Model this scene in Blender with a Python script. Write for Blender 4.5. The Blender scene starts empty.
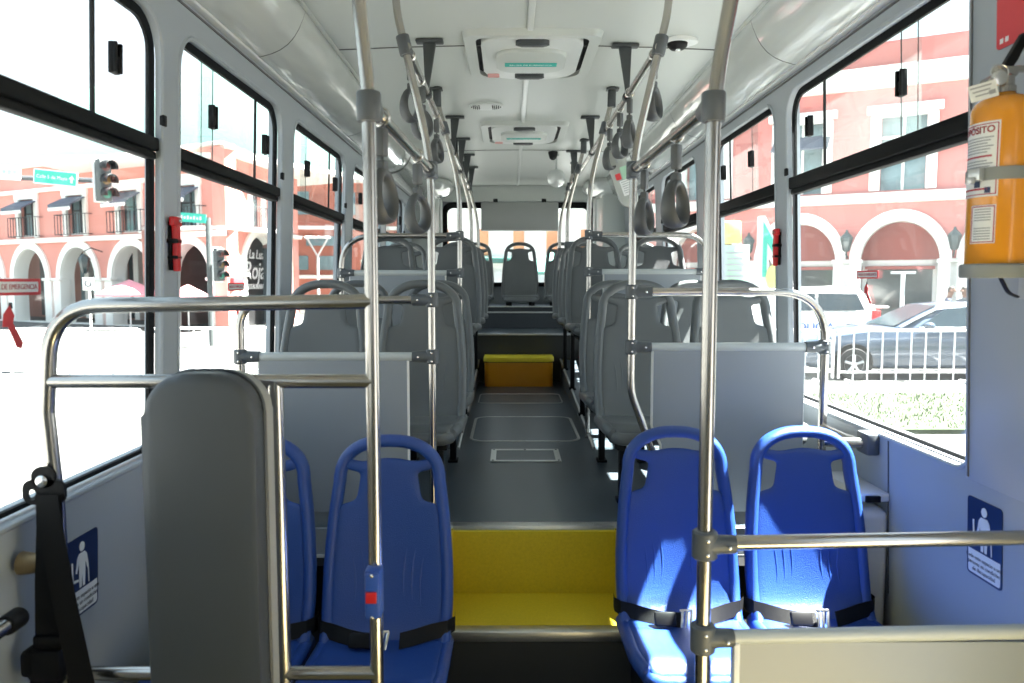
import bpy, bmesh, math, random
from mathutils import Vector, Matrix
random.seed(7)
SC = bpy.context.scene
COL = SC.collection
PI = math.pi
WM = {}                                    # world matrix of every object built here


# ------------------------------------------------------------------ materials
def mat(name, color, rough=.5, metal=0., noise=0., nscale=8., bump=0., bscale=200., spec=None, coat=0., emit=None, stretch=None, bdist=.002):
    m = bpy.data.materials.new(name)
    m.use_nodes = True
    nt = m.node_tree
    b = nt.nodes['Principled BSDF']
    b.inputs['Roughness'].default_value = rough
    b.inputs['Metallic'].default_value = metal
    if spec is not None:
        b.inputs['Specular IOR Level'].default_value = spec
    if coat:
        b.inputs['Coat Weight'].default_value = coat
        b.inputs['Coat Roughness'].default_value = .08
    tc = nt.nodes.new('ShaderNodeTexCoord')
    vec = tc.outputs['Object']
    if stretch:
        mp = nt.nodes.new('ShaderNodeMapping')
        mp.inputs['Scale'].default_value = stretch
        nt.links.new(vec, mp.inputs['Vector'])
        vec = mp.outputs['Vector']
    n = nt.nodes.new('ShaderNodeTexNoise')
    n.inputs['Scale'].default_value = nscale
    n.inputs['Detail'].default_value = 4
    nt.links.new(vec, n.inputs['Vector'])
    mix = nt.nodes.new('ShaderNodeMix')
    mix.data_type = 'RGBA'
    c = Vector(color)
    lo = c * (1 - noise)
    hi = Vector([min(1, v) for v in c * (1 + noise)])
    mix.inputs['A'].default_value = (*lo, 1)
    mix.inputs['B'].default_value = (*hi, 1)
    nt.links.new(n.outputs['Fac'], mix.inputs['Factor'])
    nt.links.new(mix.outputs['Result'], b.inputs['Base Color'])
    if bump:
        n2 = nt.nodes.new('ShaderNodeTexNoise')
        n2.inputs['Scale'].default_value = bscale
        n2.inputs['Detail'].default_value = 2
        nt.links.new(vec, n2.inputs['Vector'])
        bp = nt.nodes.new('ShaderNodeBump')
        bp.inputs['Strength'].default_value = bump
        bp.inputs['Distance'].default_value = bdist
        nt.links.new(n2.outputs['Fac'], bp.inputs['Height'])
        nt.links.new(bp.outputs['Normal'], b.inputs['Normal'])
    if emit:
        b.inputs['Emission Color'].default_value = (*color, 1)
        b.inputs['Emission Strength'].default_value = emit
    return m


def glass_mat(name, tint=(.96, .985, .98), dust=.0):
    m = bpy.data.materials.new(name)
    m.use_nodes = True
    nt = m.node_tree
    nt.nodes.clear()
    out = nt.nodes.new('ShaderNodeOutputMaterial')
    tr = nt.nodes.new('ShaderNodeBsdfTransparent')
    tr.inputs['Color'].default_value = (*tint, 1)
    gl = nt.nodes.new('ShaderNodeBsdfGlossy')
    gl.inputs['Roughness'].default_value = .02
    lw = nt.nodes.new('ShaderNodeLayerWeight')
    lw.inputs['Blend'].default_value = .5
    pw = nt.nodes.new('ShaderNodeMath')
    pw.operation = 'POWER'
    pw.inputs[1].default_value = 5
    nt.links.new(lw.outputs['Facing'], pw.inputs[0])
    fr = nt.nodes.new('ShaderNodeMath')
    fr.operation = 'MULTIPLY_ADD'
    fr.inputs[1].default_value = .45
    fr.inputs[2].default_value = .02
    nt.links.new(pw.outputs[0], fr.inputs[0])
    mx = nt.nodes.new('ShaderNodeMixShader')
    nt.links.new(fr.outputs[0], mx.inputs[0])
    nt.links.new(tr.outputs[0], mx.inputs[1])
    nt.links.new(gl.outputs[0], mx.inputs[2])
    last = mx
    if dust:
        df = nt.nodes.new('ShaderNodeBsdfTranslucent')
        df.inputs['Color'].default_value = (.9, .95, .95, 1)
        tc = nt.nodes.new('ShaderNodeTexCoord')
        n = nt.nodes.new('ShaderNodeTexNoise')
        n.inputs['Scale'].default_value = 3
        n.inputs['Detail'].default_value = 5
        nt.links.new(tc.outputs['Object'], n.inputs['Vector'])
        mu = nt.nodes.new('ShaderNodeMath')
        mu.operation = 'MULTIPLY'
        mu.inputs[1].default_value = dust * 2
        nt.links.new(n.outputs['Fac'], mu.inputs[0])
        m2 = nt.nodes.new('ShaderNodeMixShader')
        nt.links.new(mu.outputs[0], m2.inputs[0])
        nt.links.new(mx.outputs[0], m2.inputs[1])
        nt.links.new(df.outputs[0], m2.inputs[2])
        last = m2
    nt.links.new(last.outputs[0], out.inputs['Surface'])
    return m


M = {}
def defmat(key, *a, **k):
    M[key] = mat(key, *a, **k)

defmat('steel', (.46, .435, .405), .22, 1., .06, 30, .06, 400)
defmat('rail_grey', (.50, .53, .53), .35, 0., .03, 20)
defmat('band_grey', (.25, .265, .26), .4, 0., .04, 20)
defmat('clamp', (.085, .095, .105), .42, 0., .1, 60, .25, 500)
defmat('sleeve', (.05, .056, .06), .5, 0., .1, 60)
defmat('strap', (.075, .08, .085), .45, 0., .08, 40, .1, 300)
defmat('seat_grey', (.108, .117, .121), .36, 0., .05, 12, .25, 700)
defmat('seat_dark', (.05, .052, .052), .42, 0., .05, 12, .2, 700)
defmat('seat_blue', (.016, .058, .26), .38, 0., .05, 12, .5, 330, bdist=.003)
defmat('pad', (.060, .067, .075), .42, 0., .04, 10, .12, 900)
defmat('pad_side', (.36, .36, .34), .5, 0., .04, 10)
defmat('wall', (.365, .40, .44), .38, 0., .02, 3, .03, 300)
defmat('ceiling', (.55, .575, .555), .36, 0., .02, 2, .02, 200)
defmat('cove', (.64, .665, .645), .10, 0., .02, 2, .5, 1.6, coat=1., stretch=(5, 1, 5), bdist=.05)
defmat('trim_light', (.70, .71, .71), .35, 0., .03, 8)
defmat('groove', (.12, .12, .12), .7, 0., .05, 8)
defmat('batten', (.66, .68, .67), .3, 0., .03, 6)
defmat('black_frame', (.007, .0075, .008), .6, 0., .1, 30, spec=.12)
defmat('black', (.006, .006, .007), .5, 0., .1, 30, spec=.2)
defmat('gasket', (.010, .010, .011), .6, 0., .1, 30)
defmat('floor', (.058, .074, .088), .30, 0., .12, 5, .25, 260)
defmat('floor_dark', (.03, .036, .042), .4, 0., .1, 6, .2, 260)
defmat('riser_dark', (.035, .036, .035), .5, 0., .1, 6)
defmat('yellow_floor', (.60, .45, .012), .6, 0., .16, 120, .5, 300)
defmat('front_floor', (.30, .25, .12), .6, 0., .16, 120, .5, 300)
defmat('yellow', (.90, .70, .04), .35, 0., .05, 8)
defmat('orange', (.85, .34, .012), .32, 0., .06, 8)
defmat('alu', (.68, .68, .66), .32, .9, .08, 40)
defmat('white_trim', (.80, .80, .78), .4, 0., .04, 20)
defmat('partition', (.28, .305, .335), .34, 0., .03, 4, .03, 300)
defmat('grey_panel', (.34, .35, .34), .45, 0., .04, 4)
defmat('belt', (.0035, .0035, .004), .6, 0., .2, 300, .4, 900, spec=.25)
defmat('screw', (.75, .74, .72), .25, 1., .05, 40)
defmat('red', (.62, .018, .02), .35, 0., .08, 20)
defmat('red_sign', (.66, .05, .06), .5, 0., .05, 20)
defmat('navy', (.008, .022, .085), .35, 0., .05, 20)
defmat('white', (.82, .83, .83), .45, 0., .03, 20)
defmat('ink', (.03, .03, .035), .6, 0., .05, 20)
defmat('ink_red', (.42, .03, .05), .6, 0., .05, 20)
defmat('ink_grey', (.34, .35, .38), .6, 0., .05, 20)
defmat('teal', (.02, .42, .36), .5, 0., .06, 20)
defmat('pink_print', (.66, .30, .28), .5, 0., .06, 20)
defmat('ext_yellow', (.74, .29, .016), .24, 0., .04, 6, coat=.4)
defmat('brass', (.30, .22, .12), .4, .8, .15, 40)
defmat('button_blue', (.03, .09, .38), .35, 0., .06, 20)
defmat('mirror', (.72, .74, .74), .3, .35, .03, 10)
defmat('bag', (.42, .44, .42), .25, 0., .06, 20, .3, 60)
# outside
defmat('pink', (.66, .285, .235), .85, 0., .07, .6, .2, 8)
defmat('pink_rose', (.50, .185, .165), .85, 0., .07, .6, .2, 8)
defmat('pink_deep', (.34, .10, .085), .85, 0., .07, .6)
defmat('salmon', (.46, .15, .10), .85, 0., .07, .6)
defmat('stucco', (.86, .86, .82), .8, 0., .05, 1.2, .2, 12)
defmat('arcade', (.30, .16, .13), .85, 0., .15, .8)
defmat('sign_black', (.006, .006, .007), .6, 0., .3, 1.5)
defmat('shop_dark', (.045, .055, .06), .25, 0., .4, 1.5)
defmat('shop_glass', (.03, .045, .045), .12, 0., .6, 1.2)
defmat('win_teal', (.16, .24, .26), .18, 0., .35, 3.)
defmat('awning', (.09, .11, .15), .8, 0., .1, 5)
defmat('awning_teal', (.05, .15, .13), .8, 0., .1, 5)
defmat('iron', (.03, .035, .04), .6, 0., .1, 20)
defmat('pave', (.088, .088, .084), .9, 0., .06, .7)
defmat('sidewalk', (.13, .13, .125), .9, 0., .06, 1.5)
defmat('grass', (.013, .026, .0045), .9, 0., .5, 2.2)
defmat('hill', (.05, .092, .088), .95, 0., .12, .03)
defmat('car_blue', (.045, .065, .10), .22, .2, .05, 6, coat=.8)
defmat('car_white', (.82, .83, .83), .3, 0., .03, 6, coat=.5)
defmat('car_glass', (.012, .02, .026), .12, 0., .3, 4)
defmat('tyre', (.015, .015, .016), .8, 0., .1, 30)
defmat('rim', (.58, .59, .60), .35, .7, .05, 30)
defmat('taillight', (.55, .02, .02), .25, 0., .1, 20)
defmat('sign_green', (.03, .44, .33), .5, 0., .06, 8)
defmat('signal_grey', (.07, .08, .08), .6, 0., .08, 10)
defmat('lens_red', (.16, .03, .025), .3, 0., .1, 20)
defmat('lens_amber', (.20, .12, .03), .3, 0., .1, 20)
defmat('lens_green', (.02, .22, .15), .3, 0., .1, 20)
defmat('parasol', (.78, .34, .38), .8, 0., .08, 4)
defmat('lantern_glass', (.045, .066, .07), .2, 0., .2, 10)
defmat('skin', (.16, .085, .06), .6, 0., .05, 20)
defmat('shirt_blue', (.012, .02, .05), .8, 0., .1, 20)
defmat('shirt_white', (.16, .18, .20), .8, 0., .1, 20)
defmat('hair', (.015, .012, .01), .7, 0., .1, 30)
defmat('trousers', (.03, .035, .05), .8, 0., .1, 20)
defmat('poster_green', (.42, .66, .50), .7, 0., .3, 4)
defmat('poster_yellow', (.72, .70, .20), .7, 0., .25, 6)
defmat('brick_orange', (.62, .30, .16), .85, 0., .15, 3)
M['glass'] = glass_mat('glass', dust=.004)
M['glass_slide'] = glass_mat('glass_slide', (.90, .945, .935), dust=.015)


# ------------------------------------------------------------------ mesh helpers
def rr(a0, b0, a1, b1, r, n=6):
    """Rounded rectangle; r is one radius or four (bottom-left, bottom-right, top-right, top-left)."""
    if not isinstance(r, (tuple, list)):
        r = (r,) * 4
    pts = []
    for (cx, cy, sx, sy, t0, rad) in ((a0, b0, 1, 1, PI, r[0]), (a1, b0, -1, 1, 1.5 * PI, r[1]),
                                      (a1, b1, -1, -1, 0, r[2]), (a0, b1, 1, -1, .5 * PI, r[3])):
        if rad <= 1e-6:
            pts.append((cx, cy))
            continue
        ox, oy = cx + sx * rad, cy + sy * rad
        for k in range(n + 1):
            t = t0 + k / n * PI / 2
            pts.append((ox + rad * math.cos(t), oy + rad * math.sin(t)))
    return pts


def ellipse(cx, cy, rx, ry, n=32):
    return [(cx + rx * math.cos(2 * PI * k / n), cy + ry * math.sin(2 * PI * k / n)) for k in range(n)]


def fillet(pts, r, n=6):
    pts = [Vector(p) for p in pts]
    out = [pts[0]]
    rads = r if isinstance(r, (list, tuple)) else [r] * (len(pts) - 2)
    for i in range(1, len(pts) - 1):
        p0, p, p1 = pts[i - 1], pts[i], pts[i + 1]
        a, b = (p0 - p), (p1 - p)
        la, lb = a.length, b.length
        a.normalize()
        b.normalize()
        ang = a.angle(b)
        if abs(ang - PI) < .02:
            out.append(p)
            continue
        d = min(rads[i - 1] / math.tan(ang / 2), la * .49, lb * .49)
        s, e = p + a * d, p + b * d
        for k in range(n + 1):
            t = k / n
            out.append((s * (1 - t) ** 2) + p * (2 * t * (1 - t)) + e * t * t)
    out.append(pts[-1])
    return out


class MB:
    def __init__(self):
        self.bm = bmesh.new()
        self.mi = 0

    def face(self, vs):
        try:
            f = self.bm.faces.new(vs)
            f.material_index = self.mi
            f.smooth = True
            return f
        except ValueError:
            return None

    def box(self, c, s, bevel=0., rot=None, seg=2):
        hx, hy, hz = s[0] / 2, s[1] / 2, s[2] / 2
        t = bmesh.new()
        bmesh.ops.create_cube(t, size=1)
        for v in t.verts:
            v.co = Vector((v.co.x * s[0], v.co.y * s[1], v.co.z * s[2]))
        if bevel:
            bmesh.ops.bevel(t, geom=list(t.edges), offset=min(bevel, .49 * min(s)), segments=seg, profile=.5, affect='EDGES')
        mx = Matrix.Translation(Vector(c))
        if rot is not None:
            mx = mx @ rot.to_4x4()
        self.add(t, mx)
        return self

    def add(self, t, mx=Matrix()):
        vm = {}
        for v in t.verts:
            vm[v] = self.bm.verts.new(mx @ v.co)
        for f in t.faces:
            nf = self.face([vm[v] for v in f.verts])
        t.free()

    def ringloft(self, rings, cyc=False, caps=True):
        vs = [[self.bm.verts.new(p) for p in r] for r in rings]
        n = len(vs[0])
        rng = range(len(vs)) if cyc else range(len(vs) - 1)
        for i in rng:
            a, b = vs[i], vs[(i + 1) % len(vs)]
            for k in range(n):
                self.face((a[k], a[(k + 1) % n], b[(k + 1) % n], b[k]))
        if caps and not cyc:
            self.face(list(reversed(vs[0])))
            self.face(vs[-1])
        return self

    def tube(self, pts, r, n=12, cyc=False, caps=True, ell=None, up=None):
        """Sweep a circle (or an ellipse: ell=(a, b) with b along up) along pts."""
        P = [Vector(p) for p in pts]
        m = len(P)
        rings = []
        ref = None
        for i in range(m):
            if cyc:
                t = P[(i + 1) % m] - P[i - 1]
            else:
                t = P[min(i + 1, m - 1)] - P[max(i - 1, 0)]
            t.normalize()
            if up is not None:
                u = Vector(up)
                u = (u - t * u.dot(t))
                if u.length < 1e-4:
                    u = ref.copy() if ref else t.orthogonal()
                u.normalize()
            elif ref is None:
                u = t.orthogonal().normalized()
            else:
                u = (ref - t * ref.dot(t)).normalized()
            ref = u
            w = t.cross(u)
            rad = r[i] if isinstance(r, (list, tuple)) else r
            a, b = (rad, rad) if ell is None else ell
            rings.append([P[i] + w * a * math.cos(2 * PI * k / n) + u * b * math.sin(2 * PI * k / n) for k in range(n)])
        return self.ringloft(rings, cyc, caps)

    def lathe(self, prof, o=(0, 0, 0), axis='z', n=24, caps=True):
        rings = []
        o = Vector(o)
        for (r, h) in prof:
            ring = []
            for k in range(n):
                c, s = r * math.cos(2 * PI * k / n), r * math.sin(2 * PI * k / n)
                p = {'z': (c, s, h), 'y': (s, h, c), 'x': (h, c, s)}[axis]
                ring.append(o + Vector(p))
            rings.append(ring)
        return self.ringloft(rings, False, caps)

    def prism(self, pts, mapf, c0, c1, bevel=0.):
        t = bmesh.new()
        a = [t.verts.new((p[0], p[1], c0)) for p in pts]
        b = [t.verts.new((p[0], p[1], c1)) for p in pts]
        n = len(pts)
        t.faces.new(list(reversed(a)))
        t.faces.new(b)
        for k in range(n):
            t.faces.new((a[k], a[(k + 1) % n], b[(k + 1) % n], b[k]))
        if bevel:
            es = [e for e in t.edges if len(e.link_faces) == 2 and any(len(f.verts) > 4 or f.verts[:] in (a, b) for f in e.link_faces) and abs(e.verts[0].co.z - e.verts[1].co.z) < 1e-6]
            bmesh.ops.bevel(t, geom=es, offset=bevel, segments=3, profile=.5, affect='EDGES')
        for v in t.verts:
            v.co = Vector(mapf(*v.co))
        self.add(t)
        return self

    def ellipsoid(self, c, s, u=16, v=10):
        t = bmesh.new()
        bmesh.ops.create_uvsphere(t, u_segments=u, v_segments=v, radius=1)
        self.add(t, Matrix.Translation(Vector(c)) @ Matrix.Diagonal((*s, 1)))
        return self

    def grid(self, rows, omit=()):
        vs = [[self.bm.verts.new(p) for p in r] for r in rows]
        for i in range(len(vs) - 1):
            for k in range(len(vs[0]) - 1):
                if (i, k) not in omit:
                    self.face((vs[i][k], vs[i][k + 1], vs[i + 1][k + 1], vs[i + 1][k]))
        loose = [v for v in self.bm.verts if not v.link_faces]
        bmesh.ops.delete(self.bm, geom=loose, context='VERTS')
        return self

    def plate(self, outer, holes, thick, mapf):
        me = plate_mesh(outer, holes, thick)
        vm = [self.bm.verts.new(mapf(*v.co)) for v in me.vertices]
        for p in me.polygons:
            self.face([vm[i] for i in p.vertices])
        bpy.data.meshes.remove(me)
        return self

    def mesh(self, angle=35, normals=True):
        if normals:
            bmesh.ops.recalc_face_normals(self.bm, faces=list(self.bm.faces))
        me = bpy.data.meshes.new('m')
        self.bm.to_mesh(me)
        self.bm.free()
        me.set_sharp_from_angle(angle=math.radians(angle))
        return me

    def build(self, name, mats, parent=None, local=False, angle=35, normals=True):
        return link(name, self.mesh(angle, normals), mats, parent, local)


def link(name, me, mats, parent=None, local=False, mw=None):
    """Link a mesh as one object; local=False means its vertices are in world space."""
    o = bpy.data.objects.new(name, me)
    me.name = name
    COL.objects.link(o)
    for m in (mats if isinstance(mats, (list, tuple)) else [mats]):
        me.materials.append(M[m] if isinstance(m, str) else m)
    pw = WM.get(parent.name, Matrix()) if parent else Matrix()
    if parent:
        o.parent = parent
    if local:
        lm = mw if mw is not None else Matrix()
    else:
        lm = pw.inverted() @ (mw if mw is not None else Matrix())
    o.matrix_basis = lm
    WM[o.name] = pw @ lm
    return o


def plate_mesh(outer, holes, thick):
    cu = bpy.data.curves.new('c', 'CURVE')
    cu.dimensions = '2D'
    cu.fill_mode = 'BOTH'
    cu.extrude = thick / 2
    for pts in [outer] + list(holes):
        s = cu.splines.new('POLY')
        s.points.add(len(pts) - 1)
        for p, q in zip(s.points, pts):
            p.co = (q[0], q[1], 0, 1)
        s.use_cyclic_u = True
    ob = bpy.data.objects.new('c', cu)
    me = bpy.data.meshes.new_from_object(ob)
    bpy.data.objects.remove(ob)
    bpy.data.curves.remove(cu)
    return me


def text_mesh(body, size, thick=.0006, align='CENTER', shear=0., space=1., offset=0.):
    cu = bpy.data.curves.new('t', 'FONT')
    cu.body = body
    cu.size = size
    cu.extrude = thick / 2
    cu.align_x = align
    cu.align_y = 'CENTER'
    cu.shear = shear
    cu.space_line = space
    cu.offset = offset
    ob = bpy.data.objects.new('t', cu)
    me = bpy.data.meshes.new_from_object(ob)
    bpy.data.objects.remove(ob)
    bpy.data.curves.remove(cu)
    return me


def lettering(body, size, m, parent, mw, name='lettering', **k):
    return link(name, text_mesh(body, size, **k), m, parent, False, mw)


def frame_m(o, x, y):
    """World matrix with origin o, local x along x and local y along y."""
    x = Vector(x).normalized()
    y = Vector(y).normalized()
    z = x.cross(y)
    mx = Matrix((x, y, z)).transposed().to_4x4()
    mx.translation = Vector(o)
    return mx


def baked(me, mods):
    """Mesh with modifiers applied."""
    o = bpy.data.objects.new('tmp', me)
    COL.objects.link(o)
    for kind, props in mods:
        md = o.modifiers.new(kind, kind)
        for k, v in props.items():
            setattr(md, k, v)
    dg = bpy.context.evaluated_depsgraph_get()
    dg.update()
    r = bpy.data.meshes.new_from_object(o.evaluated_get(dg))
    bpy.data.objects.remove(o)
    return r


def empty(name, loc, rotz=0.):
    o = bpy.data.objects.new(name, None)
    o.empty_display_size = .1
    COL.objects.link(o)
    o.location = loc
    o.rotation_euler = (0, 0, rotz)
    WM[o.name] = Matrix.Translation(Vector(loc)) @ Matrix.Rotation(rotz, 4, 'Z')
    return o


def tag(o, label, cat, group=None):
    o['label'] = label
    o['category'] = cat
    if group:
        o['group'] = group
    return o


def thing(name, label, cat, loc=(0, 0, 0), rotz=0., group=None):
    return tag(empty(name, loc, rotz), label, cat, group)


def struct(o):
    o['kind'] = 'structure'
    return o


def kids(o):
    return [c for c in COL.objects if c.parent == o]


def dup(root, loc, label, group=None, rotz=None):
    r = root.copy()
    COL.objects.link(r)
    r.location = loc
    if rotz is not None:
        r.rotation_euler = (0, 0, rotz)
    r['label'] = label
    if group:
        r['group'] = group
    WM[r.name] = Matrix.Translation(Vector(loc)) @ Matrix.Rotation(r.rotation_euler.z, 4, 'Z')
    for ch in kids(root):
        c = ch.copy()
        COL.objects.link(c)
        c.parent = r
        WM[c.name] = WM[r.name] @ c.matrix_basis
        for g in kids(ch):
            d = g.copy()
            COL.objects.link(d)
            d.parent = c
            WM[d.name] = WM[c.name] @ d.matrix_basis
    return r


XYZ = lambda a, b, c: (a, b, c)
def map_yz(x):
    return lambda a, b, c: (x + c, a, b)
def map_xz(y):
    return lambda a, b, c: (a, y + c, b)
def map_xy(z):
    return lambda a, b, c: (a, b, z + c)


# ================================================================== THE BUS: SHELL
DECK = 0.0
LOW = -.48
CEIL = 2.0
BACK = 8.8
FRONT = -1.9
WX = 1.15                                  # inner face of the side walls
GX = 1.188                                 # plane of the glass
LEAN = .038                                # the side walls lean inwards above z = .8

# floors and steps
b = MB()
b.box((0, (2.75 + 6.86) / 2, -.05), (2.42, 6.86 - 2.75, .10))
struct(b.build('floor', 'floor'))
b = MB()
b.box((0, (FRONT + 1.72) / 2, LOW - .04), (2.42, 1.72 - FRONT, .08))
struct(b.build('floor_front', 'front_floor'))
b = MB()
b.box((0, (1.72 + 2.4) / 2, LOW - .04), (2.42, 2.4 - 1.72, .08))
struct(b.build('floor_front', 'black'))
# podium of the blue seats on either side of the steps
for s, nm in ((-1, 'trim_1'), (1, 'trim_2')):
    b = MB()
    b.box((s * (.312 + 1.2) / 2, (2.02 + 2.74) / 2, (LOW - .30) / 2), (1.2 - .312, .72, -.30 - LOW))
    struct(b.build(nm, 'black'))
# strip along the deck edge behind the blue seats
for s, nm in ((-1, 'trim_3'), (1, 'trim_4')):
    b = MB()
    b.box((s * .76, 2.742, -.05), (.88, .012, .10))
    struct(b.build(nm, 'wall'))
    b = MB()
    b.box((s * .76, 2.738, -.104), (.88, .02, .012))
    struct(b.build(nm, 'white_trim'))
b = MB()
for sg in (-1, 1):
    b.box((sg * .765, 2.69, -.30), (.90, .09, .385))
struct(b.build('trim_5', 'black'))

# yellow step: riser, tread, aluminium edges
b = MB()
b.box((0, 2.735, -.125), (.604, .03, .235))
struct(b.build('step_riser', 'yellow_floor'))
b = MB()
b.box((0, 2.575, -.255), (.62, .33, .03))
struct(b.build('step_tread', 'yellow_floor'))
b = MB()
b.box((0, 2.425, -.38), (.62, .03, .25))
struct(b.build('step_riser', 'riser_dark'))
for s in (-1, 1):
    b = MB()
    b.prism([(2.41, -.245), (2.75, -.245), (2.75, 0), (2.70, 0)], map_yz(s * .305), -.008, .008)
    struct(b.build('step_side', 'yellow_floor'))
    b = MB()
    b.box((s * .300, 2.722, -.12), (.006, .012, .24))
    struct(b.build('step_side', 'gasket'))
    b = MB()
    b.box((s * .312, 2.742, -.10), (.022, .02, .22), .002)
    struct(b.build('trim_6', 'alu'))
b = MB()
b.box((0, 2.765, .002), (.64, .05, .012), .003)
b.box((0, 2.744, -.012), (.64, .012, .03), .003)
for x in (-.2, .02, .22):
    b.lathe([(.005, .008), (.004, .0105)], (x, 2.765, 0), n=8)
struct(b.build('trim_7', 'alu'))
b = MB()
b.box((0, 2.425, -.240), (.61, .045, .012), .003)
b.box((0, 2.405, -.252), (.61, .012, .034), .003)
for x in (-.08, .11):
    b.lathe([(.004, -.234), (.003, -.232)], (x, 2.425, 0), n=8)
struct(b.build('trim_8', 'alu'))

# wedge-shaped wheel covers along the aisle
for s, nm in ((-1, 'trim_9'), (1, 'trim_10')):
    b = MB()
    b.prism([(4.08, 0), (6.86, 0), (6.86, .20), (4.08, .004)], lambda a, bb, c: (c, a, bb), min(s * .372, s * 1.16), max(s * .372, s * 1.16))
    struct(b.build(nm, 'floor'))
    b = MB()
    b.tube([(s * .368, 4.06, .004), (s * .368, 6.85, .204)], .009, 8)
    struct(b.build(nm, 'alu'))
    b = MB()
    b.box((s * .86, (4.55 + 6.86) / 2, .155), (.60, 6.86 - 4.55, .31))
    struct(b.build(nm, 'floor_dark'))

# raised rear deck
b = MB()
b.box((0, 6.88, .2), (2.4, .04, .44))
struct(b.build('rear_riser', 'riser_dark'))
b = MB()
b.box((0, (6.86 + BACK) / 2, .425), (2.4, BACK - 6.86, .02))
struct(b.build('floor_rear', 'floor'))
b = MB()
b.box((0, 6.86, .432), (1.5, .05, .014), .003)
struct(b.build('trim_11', 'alu'))
b = MB()
b.box((0, (7.72 + BACK) / 2, .515), (2.4, BACK - 7.72, .165))
struct(b.build('rear_bench_base', 'floor_dark'))
b = MB()
b.box((0, (7.87 + BACK) / 2, .625), (2.4, BACK - 7.87, .055))
struct(b.build('rear_bench_base', 'floor_dark'))
b = MB()
b.box((0, 7.72, .597), (1.3, .03, .014), .003)
b.box((0, 7.87, .650), (1.3, .03, .012), .003)
struct(b.build('trim_12', 'alu'))

# window openings: glass extents (y0, y1, z0, z1)
LW = [(-.55, .55, .41, 1.665), (.93, 2.31, .41, 1.665), (2.47, 3.515, .41, 1.665), (3.72, 4.867, .41, 1.665), (5.10, 6.20, .41, 1.665), (6.45, 7.55, .41, 1.665)]
RW = [(2.065, 3.38, .42, 1.70), (3.56, 4.60, .42, 1.70), (5.02, 6.15, .42, 1.70), (6.40, 7.50, .42, 1.70)]
ZB = (1.268, 1.332)


EYE = .904


def glass_ext(w):
    """Extents of the pane itself (it reaches a little behind the inner lining)."""
    y0, y1, z0, z1 = w
    return (y0 - .045, y1 * .995, EYE + (z0 - EYE) * 1.016, EYE + (z1 - EYE) * .995)


def opening(w, grow=0.):
    """Rounded opening in the inner lining of the wall."""
    y0, y1, z0, z1 = w
    gy0, gy1, gz0, gz1 = glass_ext(w)
    return rr(y0 - .03 - grow, gz0 - .020 - grow, (gy1 + .030) / 1.005 + grow, EYE + (gz1 + .028 - EYE) / 1.005 + grow, (.075, .075, .12, .12))


def outer_opening(w):
    gy0, gy1, gz0, gz1 = glass_ext(w)
    return rr(gy0 - .012, gz0 - .012, gy1 + .095, gz1 + .075, (.03, .03, .05, .05))


for s, wins, nm in ((-1, LW, 'wall_left'), (1, RW, 'wall_right')):
    holes = [opening(w) for w in wins]
    if s > 0:
        holes.append(rr(.2, LOW + .06, 1.15, 1.45, .08))        # the front door opening
    b = MB()
    b.plate([(FRONT, LOW - .05), (BACK + .05, LOW - .05), (BACK + .05, 1.80), (FRONT, 1.80)], holes, .02, map_yz(s * (WX + .01)))
    b.plate([(FRONT, LOW - .30), (BACK + .05, LOW - .30), (BACK + .05, 1.86), (FRONT, 1.86)], [outer_opening(w) for w in wins] + holes[len(wins):], .02, map_yz(s * 1.228))
    for w in wins:
        gy0, gy1, gz0, gz1 = glass_ext(w)
        b.box((s * 1.19, (gy0 + gy1) / 2, gz0 - .028), (.078, gy1 - gy0 + .05, .018), .004)
    struct(b.build(nm, 'wall'))
    # a long groove over the windows
    b = MB()
    b.box((s * (WX - .002), (FRONT + BACK) / 2, 1.772), (.006, BACK - FRONT, .006))
    struct(b.build('trim_13' if s < 0 else 'trim_14', 'groove'))

# cove panels between wall and ceiling
def cove_profile(s):
    pts = []
    for k in range(9):
        t = k / 8
        x = WX + .002 - LEAN + (.895 - WX + LEAN) * t
        z = 1.795 + (1.985 - 1.795) * t
        bulge = .055 * math.sin(PI * t)
        pts.append((s * (x - bulge * .6), z - bulge * .75))
    return pts

for s, nm, seams in ((-1, 'trim_15', (-.2, 1.5, 3.1, 4.75, 6.4)), (1, 'trim_16', (-.2, 1.5, 3.2, 4.8, 6.4))):
    pr_ = cove_profile(s)
    b = MB()
    b.grid([[(x, y, z) for (x, z) in pr_] for y in (FRONT, 0, 2, 4, 6, BACK)])
    me = baked(b.mesh(normals=False), [('SOLIDIFY', dict(thickness=.012, offset=0))])
    struct(link(nm, me, 'cove'))
    b = MB()
    for y in seams:
        b.tube([(x - s * .0015, y, z - .004) for (x, z) in pr_], .004, 6)
    struct(b.build(nm, 'groove'))
    # bead where the cove meets the ceiling
    b = MB()
    b.tube([(s * .893, FRONT, 1.982), (s * .893, BACK, 1.982)], .012, 8)
    struct(b.build(nm, 'ceiling'))
    b = MB()
    b.box((s * 1.100, (FRONT + BACK) / 2, 1.793), (.03, BACK - FRONT, .016), .004)
    struct(b.build(nm, 'trim_light'))

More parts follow.
